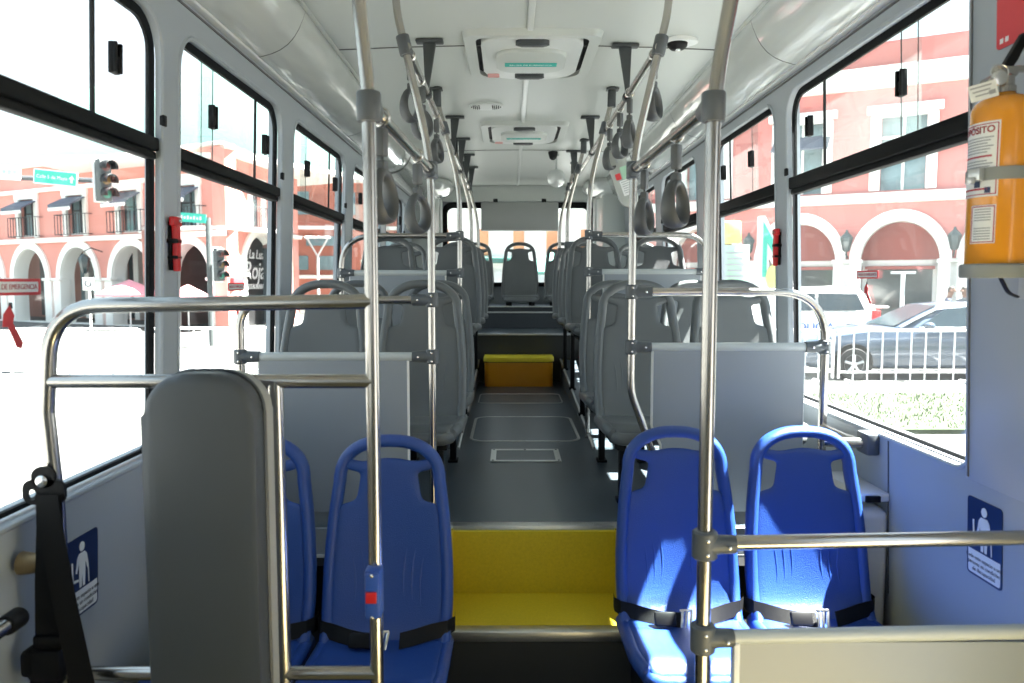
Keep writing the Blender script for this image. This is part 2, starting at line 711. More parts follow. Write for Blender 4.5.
# ceiling, slightly crowned
b = MB()
b.grid([[(x, y, CEIL - .022 * (x / .9) ** 2) for x in (-1.25, -.9, -.6, -.3, 0, .3, .6, .9, 1.25)] for y in (FRONT, 0, 3, 6, BACK + .05)])
me = baked(b.mesh(normals=False), [('SOLIDIFY', dict(thickness=.05, offset=1))])
struct(link('ceiling', me, 'ceiling'))
b = MB()
b.box((0, (FRONT + 8.7) / 2, CEIL - .006), (.026, 8.7 - FRONT, .012), .003)
struct(b.build('trim_17', 'batten'))
b = MB()
for y in (.6, 3.62, 6.42):
    b.tube([(x, y, CEIL - .0225 * (x / .9) ** 2 - .001) for x in (-.88, -.6, -.3, 0, .3, .6, .88)], .0035, 6)
struct(b.build('trim_18', 'groove'))
# outer roof skin over everything
b = MB()
b.box((0, (FRONT + BACK) / 2, 2.12), (2.5, BACK - FRONT + .1, .04))
struct(b.build('roof', 'white_trim'))
for s in (-1, 1):
    b = MB()
    b.box((s * 1.235, (FRONT + BACK) / 2, 1.95), (.02, BACK - FRONT + .1, .36))
    struct(b.build('roof_side', 'white_trim'))

# rear wall with its window; front wall with the windscreen opening
b = MB()
b.plate([(-1.24, .3), (1.24, .3), (1.24, 2.1), (-1.24, 2.1)], [rr(-.845, .86, .845, 1.80, .10)], .06, map_xz(BACK + .03))
struct(b.build('wall_rear', 'wall'))
b = MB()
b.plate([(-1.24, -.6), (1.24, -.6), (1.24, 2.1), (-1.24, 2.1)], [rr(-.95, .75, .95, 1.35, .08)], .06, map_xz(FRONT - .03))
struct(b.build('wall_front', 'wall'))
# grey header over the rear window and the boxed corners beside it
b = MB()
b.box((0, 8.765, 1.915), (1.75, .06, .19), .008)
struct(b.build('trim_19', 'ceiling'))
for s in (-1, 1):
    b = MB()
    b.box((s * 1.02, 8.45, 1.30), (.27, .72, 1.35), .03)
    struct(b.build('trim_20' if s < 0 else 'trim_21', 'ceiling'))
    b = MB()
    b.ellipsoid((s * .95, 8.35, 1.93), (.26, .5, .13))
    struct(b.build('trim_22' if s < 0 else 'trim_23', 'cove'))
    b = MB()
    b.box((s * .875, 8.70, 1.32), (.035, .14, 1.02), .012)
    struct(b.build('trim_24' if s < 0 else 'trim_25', 'trim_light'))


# ------------------------------------------------------------------ windows
def latch_mesh(s, y, z, h=.082):
    b = MB()
    x = s * (GX - .016)
    b.box((x, y, z), (.016, .036, h), .003)
    b.box((x - s * .010, y + .010, z), (.014, .012, h * .96), .003)
    b.box((x - s * .010, y - .014, z), (.012, .007, h * .98), .002)
    b.box((x - s * .008, y - .002, z - .01), (.010, .016, .03), .003)
    return b


def window(n, s, w, latches, dividers, slides, beam=ZB):
    y0, y1, z0, z1 = w
    gy0, gy1, gz0, gz1 = glass_ext(w)
    root = struct(empty('window_%d' % n, (s * GX, (y0 + y1) / 2, z0)))
    b = MB()
    b.plate(rr(gy0 - .015, gz0 - .012, gy1 + .034, gz1 + .034, (.07, .07, .12, .12)), [rr(gy0 + .01, gz0, gy1, gz1, (.05, .05, .09, .09))], .010, map_yz(s * (GX - .004)))
    b.build('frame', 'black_frame', root)
    b = MB()
    zb0, zb1 = beam
    y0, y1, z0, z1 = gy0, gy1, gz0, gz1
    b.box((s * (GX - .012), (y0 + y1) / 2, (zb0 + zb1) / 2 + .012), (.044, y1 - y0 + .03, (zb1 - zb0) - .024), .006)
    b.box((s * (GX - .008), (y0 + y1) / 2, zb0 + .012), (.032, y1 - y0 + .03, .022), .004)
    b.build('crossbar', 'black_frame', root)
    b = MB()
    b.box((s * GX, (y0 + y1) / 2 + .02, (z0 + zb0) / 2), (.005, y1 - y0 + .06, zb0 - z0 + .02))
    b.build('lower_pane', 'glass', root)
    for k, (a0, a1) in enumerate(slides):
        b = MB()
        b.box((s * (GX + (.006 if k % 2 else -.006)), (a0 + a1) / 2, (zb1 + z1) / 2), (.004, a1 - a0, z1 - zb1 + .02))
        b.build('sliding_pane', 'glass_slide' if k == 1 else 'glass', root)
    for (y, wd) in dividers:
        b = MB()
        b.box((s * (GX - .004), y, (zb1 + z1) / 2), (.008 if wd > .01 else .003, wd * .8, z1 - zb1 + .01), .0012)
        b.build('divider', 'gasket', root)
    for (y, z) in latches:
        latch_mesh(s, y, z).build('latch', 'black', root)
    # the small catch on the rear edge of the frame
    b = MB()
    yo = (gy1 + .030) / 1.005
    b.box((s * (WX - .001), yo + .008, 1.385), (.016, .022, .034), .004)
    b.build('frame_catch', 'black', root)
    # rounded lip round the opening of the lining
    b = MB()
    op = opening(w, .006)
    b.tube([(s * (WX + .003), a_, c_) for (a_, c_) in op], .009, 8, True)
    b.build('lip', 'wall', root)
    return root


window(1, -1, LW[0], [], [], [(-.56, .56)])
window(2, -1, LW[1], [(2.085, 1.50), (1.25, 1.50)], [(2.00, .018), (1.42, .008)], [(.92, 1.42), (1.36, 2.01), (2.00, 2.32)])
window(3, -1, LW[2], [(2.755, 1.487), (3.335, 1.494)], [(3.245, .016), (2.79, .004), (2.69, .003)], [(2.43, 2.79), (2.69, 3.25), (3.245, 3.54)])
window(4, -1, LW[3], [(4.01, 1.49), (4.64, 1.49)], [(4.55, .016), (4.04, .004)], [(3.69, 4.04), (3.98, 4.56), (4.55, 4.87)])
window(5, -1, LW[4], [(5.42, 1.49), (6.03, 1.49)], [(5.94, .016)], [(5.16, 5.46), (5.40, 5.95), (5.94, 6.22)])
window(6, -1, LW[5], [(6.76, 1.49), (7.37, 1.49)], [(7.28, .016)], [(6.50, 6.80), (6.74, 7.29), (7.28, 7.55)])
window(7, 1, RW[0], [(2.44, 1.527), (3.175, 1.542)], [(3.06, .016), (2.47, .005), (2.37, .004)], [(2.03, 2.47), (2.37, 3.07), (3.06, 3.45)], (1.285, 1.36))
window(8, 1, RW[1], [(3.93, 1.529), (4.43, 1.53)], [(4.35, .016), (3.96, .004)], [(3.52, 3.96), (3.90, 4.36), (4.35, 4.64)], (1.285, 1.36))
window(9, 1, RW[2], [(5.42, 1.52), (6.03, 1.52)], [(5.94, .016)], [(5.16, 5.46), (5.40, 5.95), (5.94, 6.22)], (1.285, 1.36))
window(10, 1, RW[3], [(6.76, 1.52), (7.37, 1.52)], [(7.28, .016)], [(6.50, 6.80), (6.74, 7.29), (7.28, 7.55)], (1.285, 1.36))
root = struct(empty('window_11', (0, BACK, .86)))
b = MB()
b.plate(rr(-.86, .85, .86, 1.81, .10), [rr(-.805, .90, .805, 1.745, .07)], .03, map_xz(BACK - .01))
b.build('frame', 'black_frame', root)
b = MB()
b.box((0, BACK + .02, 1.33), (1.65, .005, .9))
b.build('pane', 'glass', root)


# the walls and windows built so far are upright: lean them inwards like the body of the bus
for o in list(COL.objects):
    top = o.parent or o
    if o.type != 'MESH' or not (top.name in ('wall_left', 'wall_right', 'trim_13', 'trim_14') or (top.name.startswith('window_') and top.name != 'window_11')):
        continue
    for v in o.data.vertices:
        v.co.x -= math.copysign(LEAN, v.co.x) * (v.co.z - .8)


# ================================================================== SEATS
def back_w(z):
    """Half width of the rim's centre line at height z above the crease."""
    pts = [(0, .176), (.1, .180), (.22, .178), (.34, .169), (.44, .156), (.50, .146)]
    for (z0, w0), (z1, w1) in zip(pts, pts[1:]):
        if z <= z1:
            t = (z - z0) / (z1 - z0)
            return w0 + (w1 - w0) * t
    return pts[-1][1]


def back_y(z, x=0, w=.18):
    y = -.008 + .105 * (1 - math.exp(-max(z, 0) / .22))
    if z < .06:
        y -= .03 * ((.06 - z) / .06) ** 2
    k = max(0., min(1., (.5 - z) / .2))
    return y - .020 * (x / w) ** 2 * k


def backrest_mesh():
    zs = [-.012, .015, .05, .12, .20, .29, .345, .395, .43, .465, .488, .525]
    rows = []
    for i, z in enumerate(zs):
        w = back_w(z)
        inner = w - .060
        xs = [-(w - .004), -inner, -inner * .55, 0, inner * .55, inner, w - .004]
        row = []
        for x in xs:
            zz = z
            if i == len(zs) - 1:
                zz = .506 + .026 * (1 - (x / .11) ** 2)
                if abs(x) > .12:
                    zz = .538
            row.append((x, back_y(zz, x, w), zz))
        rows.append(row)
    omit = [(i, k) for i in (7, 8, 9) for k in (0, 5)]
    b = MB()
    b.grid(rows, omit)
    me = baked(b.mesh(normals=False), [('SOLIDIFY', dict(thickness=.017, offset=0)), ('SUBSURF', dict(levels=2, render_levels=2))])
    b = MB()
    b.bm.from_mesh(me)
    for f in b.bm.faces:
        f.smooth = True
    # rim all the way round
    path, aw = [], .150
    for z in (-.02, .01, .06, .12, .2, .28, .36, .44):
        path.append((back_w(z), z))
    a0, z0, bb = back_w(.455), .455, .125
    for k in range(0, 25):
        t = k / 24 * PI
        c, s_ = math.cos(t), math.sin(t)
        ex = 2 / 2.35
        path.append((a0 * (abs(c) ** ex) * (1 if c > 0 else -1), z0 + bb * abs(s_) ** ex))
    for z in (.44, .36, .28, .2, .12, .06, .01, -.02):
        path.append((-back_w(z), z))
    rings = []
    n = 14
    for i, (x, z) in enumerate(path):
        p0, p1 = path[max(i - 1, 0)], path[min(i + 1, len(path) - 1)]
        t = Vector((p1[0] - p0[0], 0, p1[1] - p0[1])).normalized()
        nn = Vector((t.z, 0, -t.x))
        cen = Vector((x, back_y(z, x, back_w(min(z, .5))) + .012, z))
        rings.append([cen + nn * .0195 * math.cos(2 * PI * k / n) + Vector((0, .029, 0)) * math.sin(2 * PI * k / n) for k in range(n)])
    b.ringloft(rings)
    # moulded grip ribs on the front
    for s in (-1, 1):
        for j, (x0, zt, zb) in enumerate(((.052, .275, .085), (.078, .272, .07), (.104, .255, .06))):
            pts = []
            for k in range(9):
                t = k / 8
                z = zt + (zb - zt) * t
                x = s * (x0 - .020 * math.sin(PI * (t * .75 + .08)) + .014)
                pts.append((x, back_y(z, x, back_w(z)) - .0085, z))
            b.tube(pts, [.0006 + .0032 * math.sin(PI * k / 8) ** .6 for k in range(9)], 6)
    return b.mesh(40, normals=True)


def pan_w(y):
    return .182 if y > -.30 else .182 - .030 * ((-.30 - y) / .09) ** 1.6


def pan_z(y, x=0):
    z = -.006 + .016 * (-y / .36) - .014 * (1 - (x / .18) ** 2) * max(0, math.sin(PI * min(1, max(0, -y / .37))))
    if y < -.33:
        z -= .035 * ((-.33 - y) / .06) ** 2
    return z


def pan_mesh():
    b = MB()
    rows = []
    for y in (.015, -.02, -.06, -.11, -.17, -.23, -.29, -.33, -.365, -.388):
        w = pan_w(y) - .004
        rows.append([(x * w, y, pan_z(y, x * w)) for x in (-1, -.75, -.4, 0, .4, .75, 1)])
    b.grid(rows)
    me = baked(b.mesh(normals=False), [('SOLIDIFY', dict(thickness=.018, offset=-1)), ('SUBSURF', dict(levels=2, render_levels=2))])
    b = MB()
    b.bm.from_mesh(me)
    for f in b.bm.faces:
        f.smooth = True
    side = []
    for y in (.0, -.05, -.12, -.2, -.28, -.33, -.362):
        side.append((pan_w(y), y, pan_z(y, .18) - .008))
    front = []
    for k in range(7):
        t = k / 6 * PI / 2
        front.append((.112 + .042 * math.cos(t), -.362 - .036 * math.sin(t), pan_z(-.372, .18) - .016 - .004 * math.sin(t)))
    half = side + front
    path = half + [(-x, y, z) for (x, y, z) in reversed(half)]
    b.tube(path, .02, 12, ell=(.020, .024), up=(0, 0, 1))
    return b.mesh(45)


BACKREST = backrest_mesh()
PAN = pan_mesh()
for v in PAN.vertices:
    if v.co.y < 0:
        v.co.y *= .92


def seat(name, label, cat, loc, shellmat, zc, group, belt=False, legs=True, bench=False):
    """A moulded bus seat: crease of the shell at zc over the root."""
    t = thing(name, label, cat, loc, 0, group)
    up = Matrix.Translation((0, 0, zc))
    link('backrest', BACKREST.copy(), shellmat, t, True, up if belt else up @ Matrix.Translation((0, -.035, 0)) @ Matrix.Rotation(-.075, 4, 'X'))
    link('seat_pan', PAN.copy(), shellmat, t, True, up if belt else up @ Matrix.Translation((0, -.030, 0)))
    if legs:
        b = MB()
        b.box((0, -.17, zc - .048), (.33, .24, .03), .006)
        b.box((.12, -.17, zc - .072), (.035, .30, .03), .004)
        b.box((-.12, -.17, zc - .072), (.035, .30, .03), .004)
        b.build('under_frame', 'black', t, True)
        for x in (-.10, .10):
            b = MB()
            b.box((x, -.20, (zc - .075) / 2), (.030, .045, zc - .075), .004)
            b.box((x, -.20, .006), (.05, .075, .012), .003)
            b.build('leg', 'black', t, True)
            b = MB()
    elif bench:
        b = MB()
        b.box((-.12, -.20, zc / 2 - .01), (.06, .2, zc - .03), .005)
        b.box((.12, -.20, zc / 2 - .01), (.06, .2, zc - .03), .005)
        b.build('under_frame', 'black', t, True)
    else:
        b = MB()
        b.box((0, -.17, zc - .048), (.33, .26, .034), .006)
        b.box((0, -.17, (zc - .06) / 2), (.24, .20, zc - .06), .006)
        b.build('under_frame', 'black', t, True)
    if belt:
        # lap belt lying across the pan, its webbing wrapped round both sides of the shell
        def web(pts, wid):
            b = MB()
            rings = []
            for (p, wv) in pts:
                p = Vector(p) + Vector((0, 0, zc))
                wv = Vector(wv).normalized() * wid / 2
                th = Vector((0, -.0016, .0005))
                rings.append([p - wv - th, p + wv - th, p + wv + th, p - wv + th])
            b.ringloft(rings)
            return b
        left = [((-.204, .035, .040), (0, 0, 1)), ((-.206, -.004, .042), (0, 0, 1)), ((-.190, -.034, .042), (.0, .2, 1)),
                ((-.155, -.042, .036), (.1, .35, 1)), ((-.11, -.058, .028), (.1, .5, .8)), ((-.06, -.075, .026), (0, .7, .7)), ((-.01, -.085, .026), (0, .6, .8))]
        right = [((.204, .035, .044), (0, 0, 1)), ((.206, -.004, .044), (0, 0, 1)), ((.186, -.036, .044), (0, .15, 1)),
                 ((.14, -.052, .040), (-.1, .3, 1)), ((.09, -.070, .032), (0, .5, .9)), ((.05, -.084, .028), (0, .6, .8))]
        sb = web(left, .046).build('seat_belt', 'belt', t, True)
        web(right, .046).build('seat_belt', 'belt', t, True)
        b = MB()
        b.box((-.062, -.094, zc + .034), (.066, .020, .042), .006, Matrix.Rotation(-.5, 3, 'X'))
        bk = b.build('buckle', 'black', t, True)
        b = MB()
        for k in range(3):
            b.box((-.012 + k * .014, -.102, zc + .036), (.0085, .006, .050), .0015, Matrix.Rotation(-.5, 3, 'X') @ Matrix.Rotation(.15, 3, 'Y'))
        b.box((.002, -.0905, zc + .059), (.040, .006, .008), .0015, Matrix.Rotation(-.5, 3, 'X'))
        b.build('latch_plate', 'screw', bk, True)
    return t


GB = 'blue reserved seats at the front'
GG = 'grey seats on the aisle deck'
GR = 'grey seats on the raised podium'
PODZ = -.30
blue = seat('bus_seat', 'blue plastic seat with black lap belt, left of the yellow step, nearest the aisle', 'seat', (-.460, 2.22, PODZ), 'seat_blue', .135, GB, True, False)
dup(blue, (-.878, 2.22, PODZ), 'blue plastic seat by the left wall, half hidden behind the tall grey pad', GB)
dup(blue, (.452, 2.36, PODZ), 'blue plastic seat right of the yellow step, sunlit pan, nearest the aisle', GB)
dup(blue, (.872, 2.36, PODZ), 'blue plastic seat beside the right wall, sunlit back, behind the cream panel', GB)

grey = seat('bus_seat', 'grey plastic seat on the deck, first row behind the left partition, beside the aisle', 'seat', (-.475, 3.285, 0), 'seat_grey', .325, GG)
dup(grey, (-.905, 3.285, 0), 'grey plastic seat by the left windows, first row behind the left partition', GG)
dup(grey, (.475, 3.285, 0), 'grey plastic seat on the deck, first row behind the right partition, beside the aisle', GG)
dup(grey, (.895, 3.285, 0), 'grey plastic seat in bright sun by the right windows, first row behind the partition', GG)
ROW2 = {(-1, 0): 'grey plastic seat by the left windows, second row of the deck, behind the window seat',
        (-1, 1): 'grey plastic seat beside the aisle, second row on the left, below the rear left partition',
        (1, 1): 'grey plastic seat beside the aisle, second row on the right, below the rear right partition',
        (1, 0): 'grey plastic seat by the right windows, second row of the deck, behind the sunlit seat'}
for (s, k), lb in ROW2.items():
    dup(grey, (s * (.475 if k else .90), 3.99, 0), lb, GG)

RZ = {0: .31, 1: .10}
hi_ = {}
names = {5.02: 'first raised row', 5.80: 'second raised row', 6.58: 'third raised row'}
for y, rn in names.items():
    for s, sd in ((-1, 'left'), (1, 'right')):
        for k in (1, 0):
            if y > 6 and k == 0:
                continue
            rampz = (y - .2 - 4.08) / (6.86 - 4.08) * .2
            key = (k, round(y, 2))
            zroot = .31 if k == 0 else rampz
            zc = .625 - zroot
            lb = 'grey seat on the %s, %s, %s' % (sd, rn, 'by the aisle' if k else 'by the windows')
            if y < 5.5:
                lb += ', behind the rear partition'
            elif y > 6:
                lb += ', before the rear bench'
            else:
                lb += ', mostly hidden'
            if key not in hi_:
                hi_[key] = seat('bus_seat', lb, 'seat', (s * (.475 if k else .90), y, zroot), 'seat_grey', zc, GR)
            else:
                dup(hi_[key], (s * (.475 if k else .90), y, zroot), lb, GR)

rear = seat('bus_seat', 'dark grey seat in the middle of the rear bench, at the aisle end', 'seat', (.02, 8.22, .652), 'seat_grey', .095, 'rear bench seats', False, False, True)
dup(rear, (.48, 8.22, .652), 'grey plastic rear bench seat, right of the middle one, under the rear window', 'rear bench seats')
dup(rear, (-.46, 8.22, .652), 'grey plastic rear bench seat, left of the middle one, under the rear window', 'rear bench seats')


# ================================================================== TUBES, POLES, PARTITIONS
def tclamp(c, d, ext=.075, h=.052, r=.024):
    """Grey T-clamp round a pole at c, with a socket reaching out along d (a unit vector), and its screws."""
    c, d = Vector(c), Vector(d)
    b = MB()
    b.lathe([(r * .85, -h / 2 - .001), (r, -h / 2 + .003), (r, h / 2 - .003), (r * .85, h / 2 + .001)], c, n=16)
    b.tube([c, c + d * ext * .5, c + d * ext], [r * 1.02, .0215, .0205], 14)
    return b


def screws(c, d, parent, ext=.075):
    c, d = Vector(c), Vector(d)
    for (u, z) in ((0., .016), (0., -.016), (ext * .68, .0)):
        b = MB()
        p = c + d * u + Vector((0, -.0235, z))
        b.lathe([(.0042, .003), (.0042, -.002), (.0022, -.0032)], p, 'y', n=10)
        b.build('screw', 'screw', parent)


def collar(c, ax, r=.026, l=.075):
    c, ax = Vector(c), Vector(ax).normalized()
    b = MB()
    b.tube([c - ax * l / 2, c - ax * (l / 2 - .004), c + ax * (l / 2 - .004), c + ax * l / 2], [r * .93, r, r, r * .93], 18)
    return b


def lean_path(x, y, z0, zb=1.36, foot=None, lean=.145):
    s = 1 if x > 0 else -1
    pts = []
    if foot:
        pts += foot
    else:
        pts.append((x, y, z0))
    mid = (x + s * lean * .80, y, zb + (CEIL - zb) * .80)
    top = (x + s * lean * .88, y, CEIL - .01)
    if foot:
        return fillet(pts + [(x, y, zb), mid, top], [.25, .25, 1.1, .5], 8)
    return fillet(pts + [(x, y, zb), mid, top], [1.2, .5], 10)


def on_lean(x, z, zb=1.36):
    s = 1 if x > 0 else -1
    return x + s * (min(.8, max(0, z - zb) / (CEIL - zb)) * .145 + max(0, (z - zb) / (CEIL - zb) - .8) * .06)


R1 = .0143
def pole(label, x, y, z0, foot=None, zb=1.36, r=R1, sleeve=True, rail_z=1.765, group='steel grab poles along the aisle', low=None, lean=.145):
    t = thing('grab_pole', label, 'pole', (x, y, z0), 0, group)
    b = MB()
    b.tube(lean_path(x, y, z0, zb, foot, lean), r, 16)
    b.build('tube', 'steel', t)
    s = 1 if x > 0 else -1
    ax = (s * .145, 0, CEIL - .01 - zb)
    if sleeve:
        xs = on_lean(x, 1.95, zb)
        collar((xs, y, 1.94 if y > 3 else 1.965), (s * .02, 0, 1), .023, .115 if y > 3 else .06).build('ceiling_sleeve', 'sleeve', t)
        b = MB()
        b.box((on_lean(x, 1.985, zb), y, 1.981), (.07, .06, .012), .004)
        b.build('flange', 'sleeve', t)
    if rail_z:
        collar((on_lean(x, rail_z, zb), y, rail_z), ax, .025, .07).build('collar', 'clamp', t)
    if low:
        collar((x, y, low), (0, 0, 1), .026, .062).build('collar', 'clamp', t)
    return t


PXL, PXR = -.385, .365
Y1 = 1.65
pole_l = pole('tall steel pole at the left front, carrying the blue box with a red button', -.388, Y1, LOW, zb=1.30, r=.0152, sleeve=False, rail_z=None, low=1.275, lean=.065)
pole_r = pole('tall steel pole at the right front, between the two blue seats', .345, Y1, LOW, zb=1.30, r=.0162, sleeve=False, rail_z=None, low=1.275, lean=.115)
Y2 = 2.85
pole('steel pole at the aisle end of the left partition, behind the blue seats', -.381, Y2, 0, rail_z=1.765, low=1.315)
pole('steel pole with a bent foot at the aisle end of the right partition', .368, Y2, 0,
     foot=[(.545, Y2, 0), (.435, Y2, .31), (.368, Y2, .49)], rail_z=1.765, low=1.315)
Y3 = 4.36
pole('steel pole at the aisle end of the rear left partition', -.374, Y3, 0, zb=1.45)
pole('steel pole at the aisle end of the rear right partition', .361, Y3, 0, zb=1.45)
for (y, side, x, lb) in ((5.9, 'left', -.385, 'second last thin steel pole on the left, rising from the raised seats'),
                         (7.0, 'left', -.378, 'last thin steel pole on the left, nearest the rear window'),
                         (5.9, 'right', .352, 'second last thin steel pole on the right, rising from the raised seats'),
                         (7.0, 'right', .366, 'last thin steel pole on the right, nearest the rear window')):
    p = pole(lb, x, y, 1.17 if y < 6.5 else .95, zb=1.45)
    b = MB()
    b.box((x + (.03 if x > 0 else -.03), y, 1.19), (.10, .05, .05), .008)
    b.build('seat_bracket', 'clamp', p)
# the button box on the left front pole
t = thing('stop_button_box', 'blue stop button box with a red square, on the left front pole', 'button', (-.388, 1.63, .16))
b = MB()
b.box((-.388, 1.632, .223), (.036, .046, .112), .007)
b.box((-.388, 1.606, .223), (.030, .012, .100), .004)
b.build('housing', 'button_blue', t)
b = MB()
b.box((-.389, 1.599, .222), (.024, .008, .025), .002)
b.build('button', 'red', t)
for z in (.270, .177):
    b = MB()
    b.lathe([(.004, .0), (.004, -.002), (.002, -.003)], (-.388, 1.600, z), 'y', n=10)
    b.build('screw', 'screw', t)

# side rails with strap handles between the front and second poles
for s, x0, x1, lb in ((-1, -.388, -.381, 'horizontal steel rail from the left front pole back to the second pole'),
                      (1, .345, .368, 'horizontal steel rail from the right front pole back to the second pole')):
    t = thing('strap_rail', lb, 'rail', (x0, Y1, 1.29), 0, 'strap rails between front poles')
    b = MB()
    b.tube([(x0, Y1 + .04, 1.282), (x1, Y2 - .03, 1.315)], .0155, 14)
    b.build('tube', 'steel', t)
    for (x, y, z, dy) in ((x0, Y1, 1.278, 1), (x1, Y2, 1.315, -1)):
        b = MB()
        b.tube([(x, y, z), (x, y + dy * .03, z), (x, y + dy * .075, z)], [.026, .025, .0205], 14)
        b.build('socket', 'clamp', t)

# overhead rails with ceiling brackets
for s, x, lb in ((-1, -.462, 'long overhead steel rail along the left of the aisle'),
                 (1, .452, 'long overhead steel rail along the right of the aisle')):
    t = thing('overhead_rail', lb, 'rail', (x, Y2, 1.76), 0, 'overhead rails')
    b = MB()
    b.tube([(x, Y2 - .02, 1.755), (x, 7.4, 1.755)], .0150, 14)
    b.build('tube', 'steel', t)
    for y in ((3.52, 5.10, 5.86, 6.58, 7.3) if s < 0 else (3.58, 5.10, 6.4)):
        b = MB()
        # T-shaped hanger: flange on the ceiling, tapering web, hook under the tube
        b.box((x - s * .012, y, CEIL - .016), (.125, .05, .016), .006)
        b.prism([(x - s * .012 - .030, CEIL - .02), (x - s * .012 + .030, CEIL - .02), (x + .010, 1.79), (x + .010, 1.735), (x - .010, 1.735), (x - .010, 1.79)],
                lambda a, c, d: (a, y + d, c), -.011, .011, .004)
        b.tube([(x, y - .016, 1.755), (x, y + .016, 1.755)], .0215, 12)
        b.build('ceiling_bracket', 'sleeve', t)


def strap_handle(label, x, y, zrail, group, turn=0., tilt=0.):
    """Hanging grab handle: hanger loop, two link blocks, teardrop grip."""
    t = thing('strap_hanger', label, 'strap handle', (x, y, zrail), turn, group)
    b = MB()
    b.tube([(.0, .020 * math.cos(a), .020 * math.sin(a)) for a in [2 * PI * k / 16 for k in range(16)]], .0035, 6, True)
    b.build('hanger', 'screw', t, True)
    b = MB()
    b.box((0, 0, -.058), (.030, .022, .066), .005)
    b.build('upper_strap', 'strap', t, True)
    b = MB()
    b.tube([(0, 0, -.088), (0, 0, -.104)], .004, 8)
    b.box((0, 0, -.116), (.028, .024, .034), .006)
    b.build('lower_strap', 'strap', t, True)
    b = MB()
    path = []
    n = 28
    for k in range(n):
        a = 2 * PI * k / n
        w = .040 * (1 - .10 * math.cos(a))
        path.append((w * math.sin(a), 0, -.182 + .056 * math.cos(a)))
    rings = []
    for i in range(n):
        p0, p1 = Vector(path[i - 1]), Vector(path[(i + 1) % n])
        tt = (p1 - p0).normalized()
        nn = tt.cross(Vector((0, 1, 0))).normalized()
        c = Vector(path[i])
        wide = .021 - .006 * math.cos(2 * PI * i / n)
        rings.append([c + nn * .0105 * math.cos(2 * PI * q / 12) + Vector((0, wide, 0)) * math.sin(2 * PI * q / 12) for q in range(12)])
    b.ringloft(rings, True)
    b.build('grip', 'strap', t, True, 50)
    return t


GH = 'grey strap handles'
h = strap_handle('large grey strap handle just behind the left front pole, seen edge on', -.386, 1.80, 1.286, GH, 1.25)
dup(h, (-.383, 2.46, 1.305), 'grey strap handle on the left rail, just before the second left pole', GH, 1.0)
dup(h, (.356, 2.06, 1.295), 'large grey strap handle on the right rail, between the two nearest right poles', GH, .85)
dup(h, (.370, 2.62, 1.309), 'grey strap handle on the right rail, right beside the second right pole', GH, 1.0)
dup(h, (-.462, 2.95, 1.755), 'grey strap handle high on the left, nearest on the overhead rail', GH, .9)
dup(h, (-.462, 3.30, 1.755), 'grey strap handle on the left overhead rail, second from the front', GH, .7)
dup(h, (-.462, 3.95, 1.755), 'grey strap handle on the left overhead rail, before the third pole', GH, 1.2)
dup(h, (.452, 2.92, 1.755), 'grey strap handle high on the right, nearest on the overhead rail', GH, 1.0)
dup(h, (.452, 3.50, 1.755), 'grey strap handle on the right overhead rail, just past the first bracket', GH, 1.1)
dup(h, (.452, 3.80, 1.755), 'grey strap handle on the right overhead rail, third from the front', GH, .8)
dup(h, (.452, 4.18, 1.755), 'grey strap handle with the printed white sleeve hung on it', GH, .9)

# the printed sleeve hanging tilted from the overhead rail
t = thing('hanging_sleeve', 'tilted white printed plastic sleeve with a red square, hung from the right overhead rail', 'sleeve', (.50, 4.22, 1.62))
ax = Vector((.36, 0, -1)).normalized()
sx = Vector((1, 0, .36)).normalized()
mw = frame_m((.520, 4.20, 1.475), sx, -ax)
b = MB()
b.prism(rr(-.052, -.17, .052, .17, .05), XYZ, -.014, .014, .008)
o = link('sleeve', b.mesh(), 'bag', t, False, mw)
for (nm, m, r) in (('red_print', 'red_sign', (-.034, -.012, -.004, .022)), ('print_panel', 'white', (-.022, -.105, .042, -.02)), ('print_panel', 'poster_green', (.002, -.018, .042, .05))):
    b = MB()
    b.prism(rr(r[0], r[1], r[2], r[3], .004), XYZ, .0, .0155)
    p = link(nm, b.mesh(), m, t, False, mw @ Matrix.Translation((0, 0, 0)))
b = MB()
for k in range(6):
    b.box((.01, -.03 - k * .012, .0160), (.05 - .008 * (k % 2), .003, .0008))
link('print_lines', b.mesh(), 'ink_grey', t, False, mw)
b = MB()
b.box((0, .10, .0150), (.006, .05, .001))
link('print_lines', b.mesh(), 'ink_grey', t, False, mw)


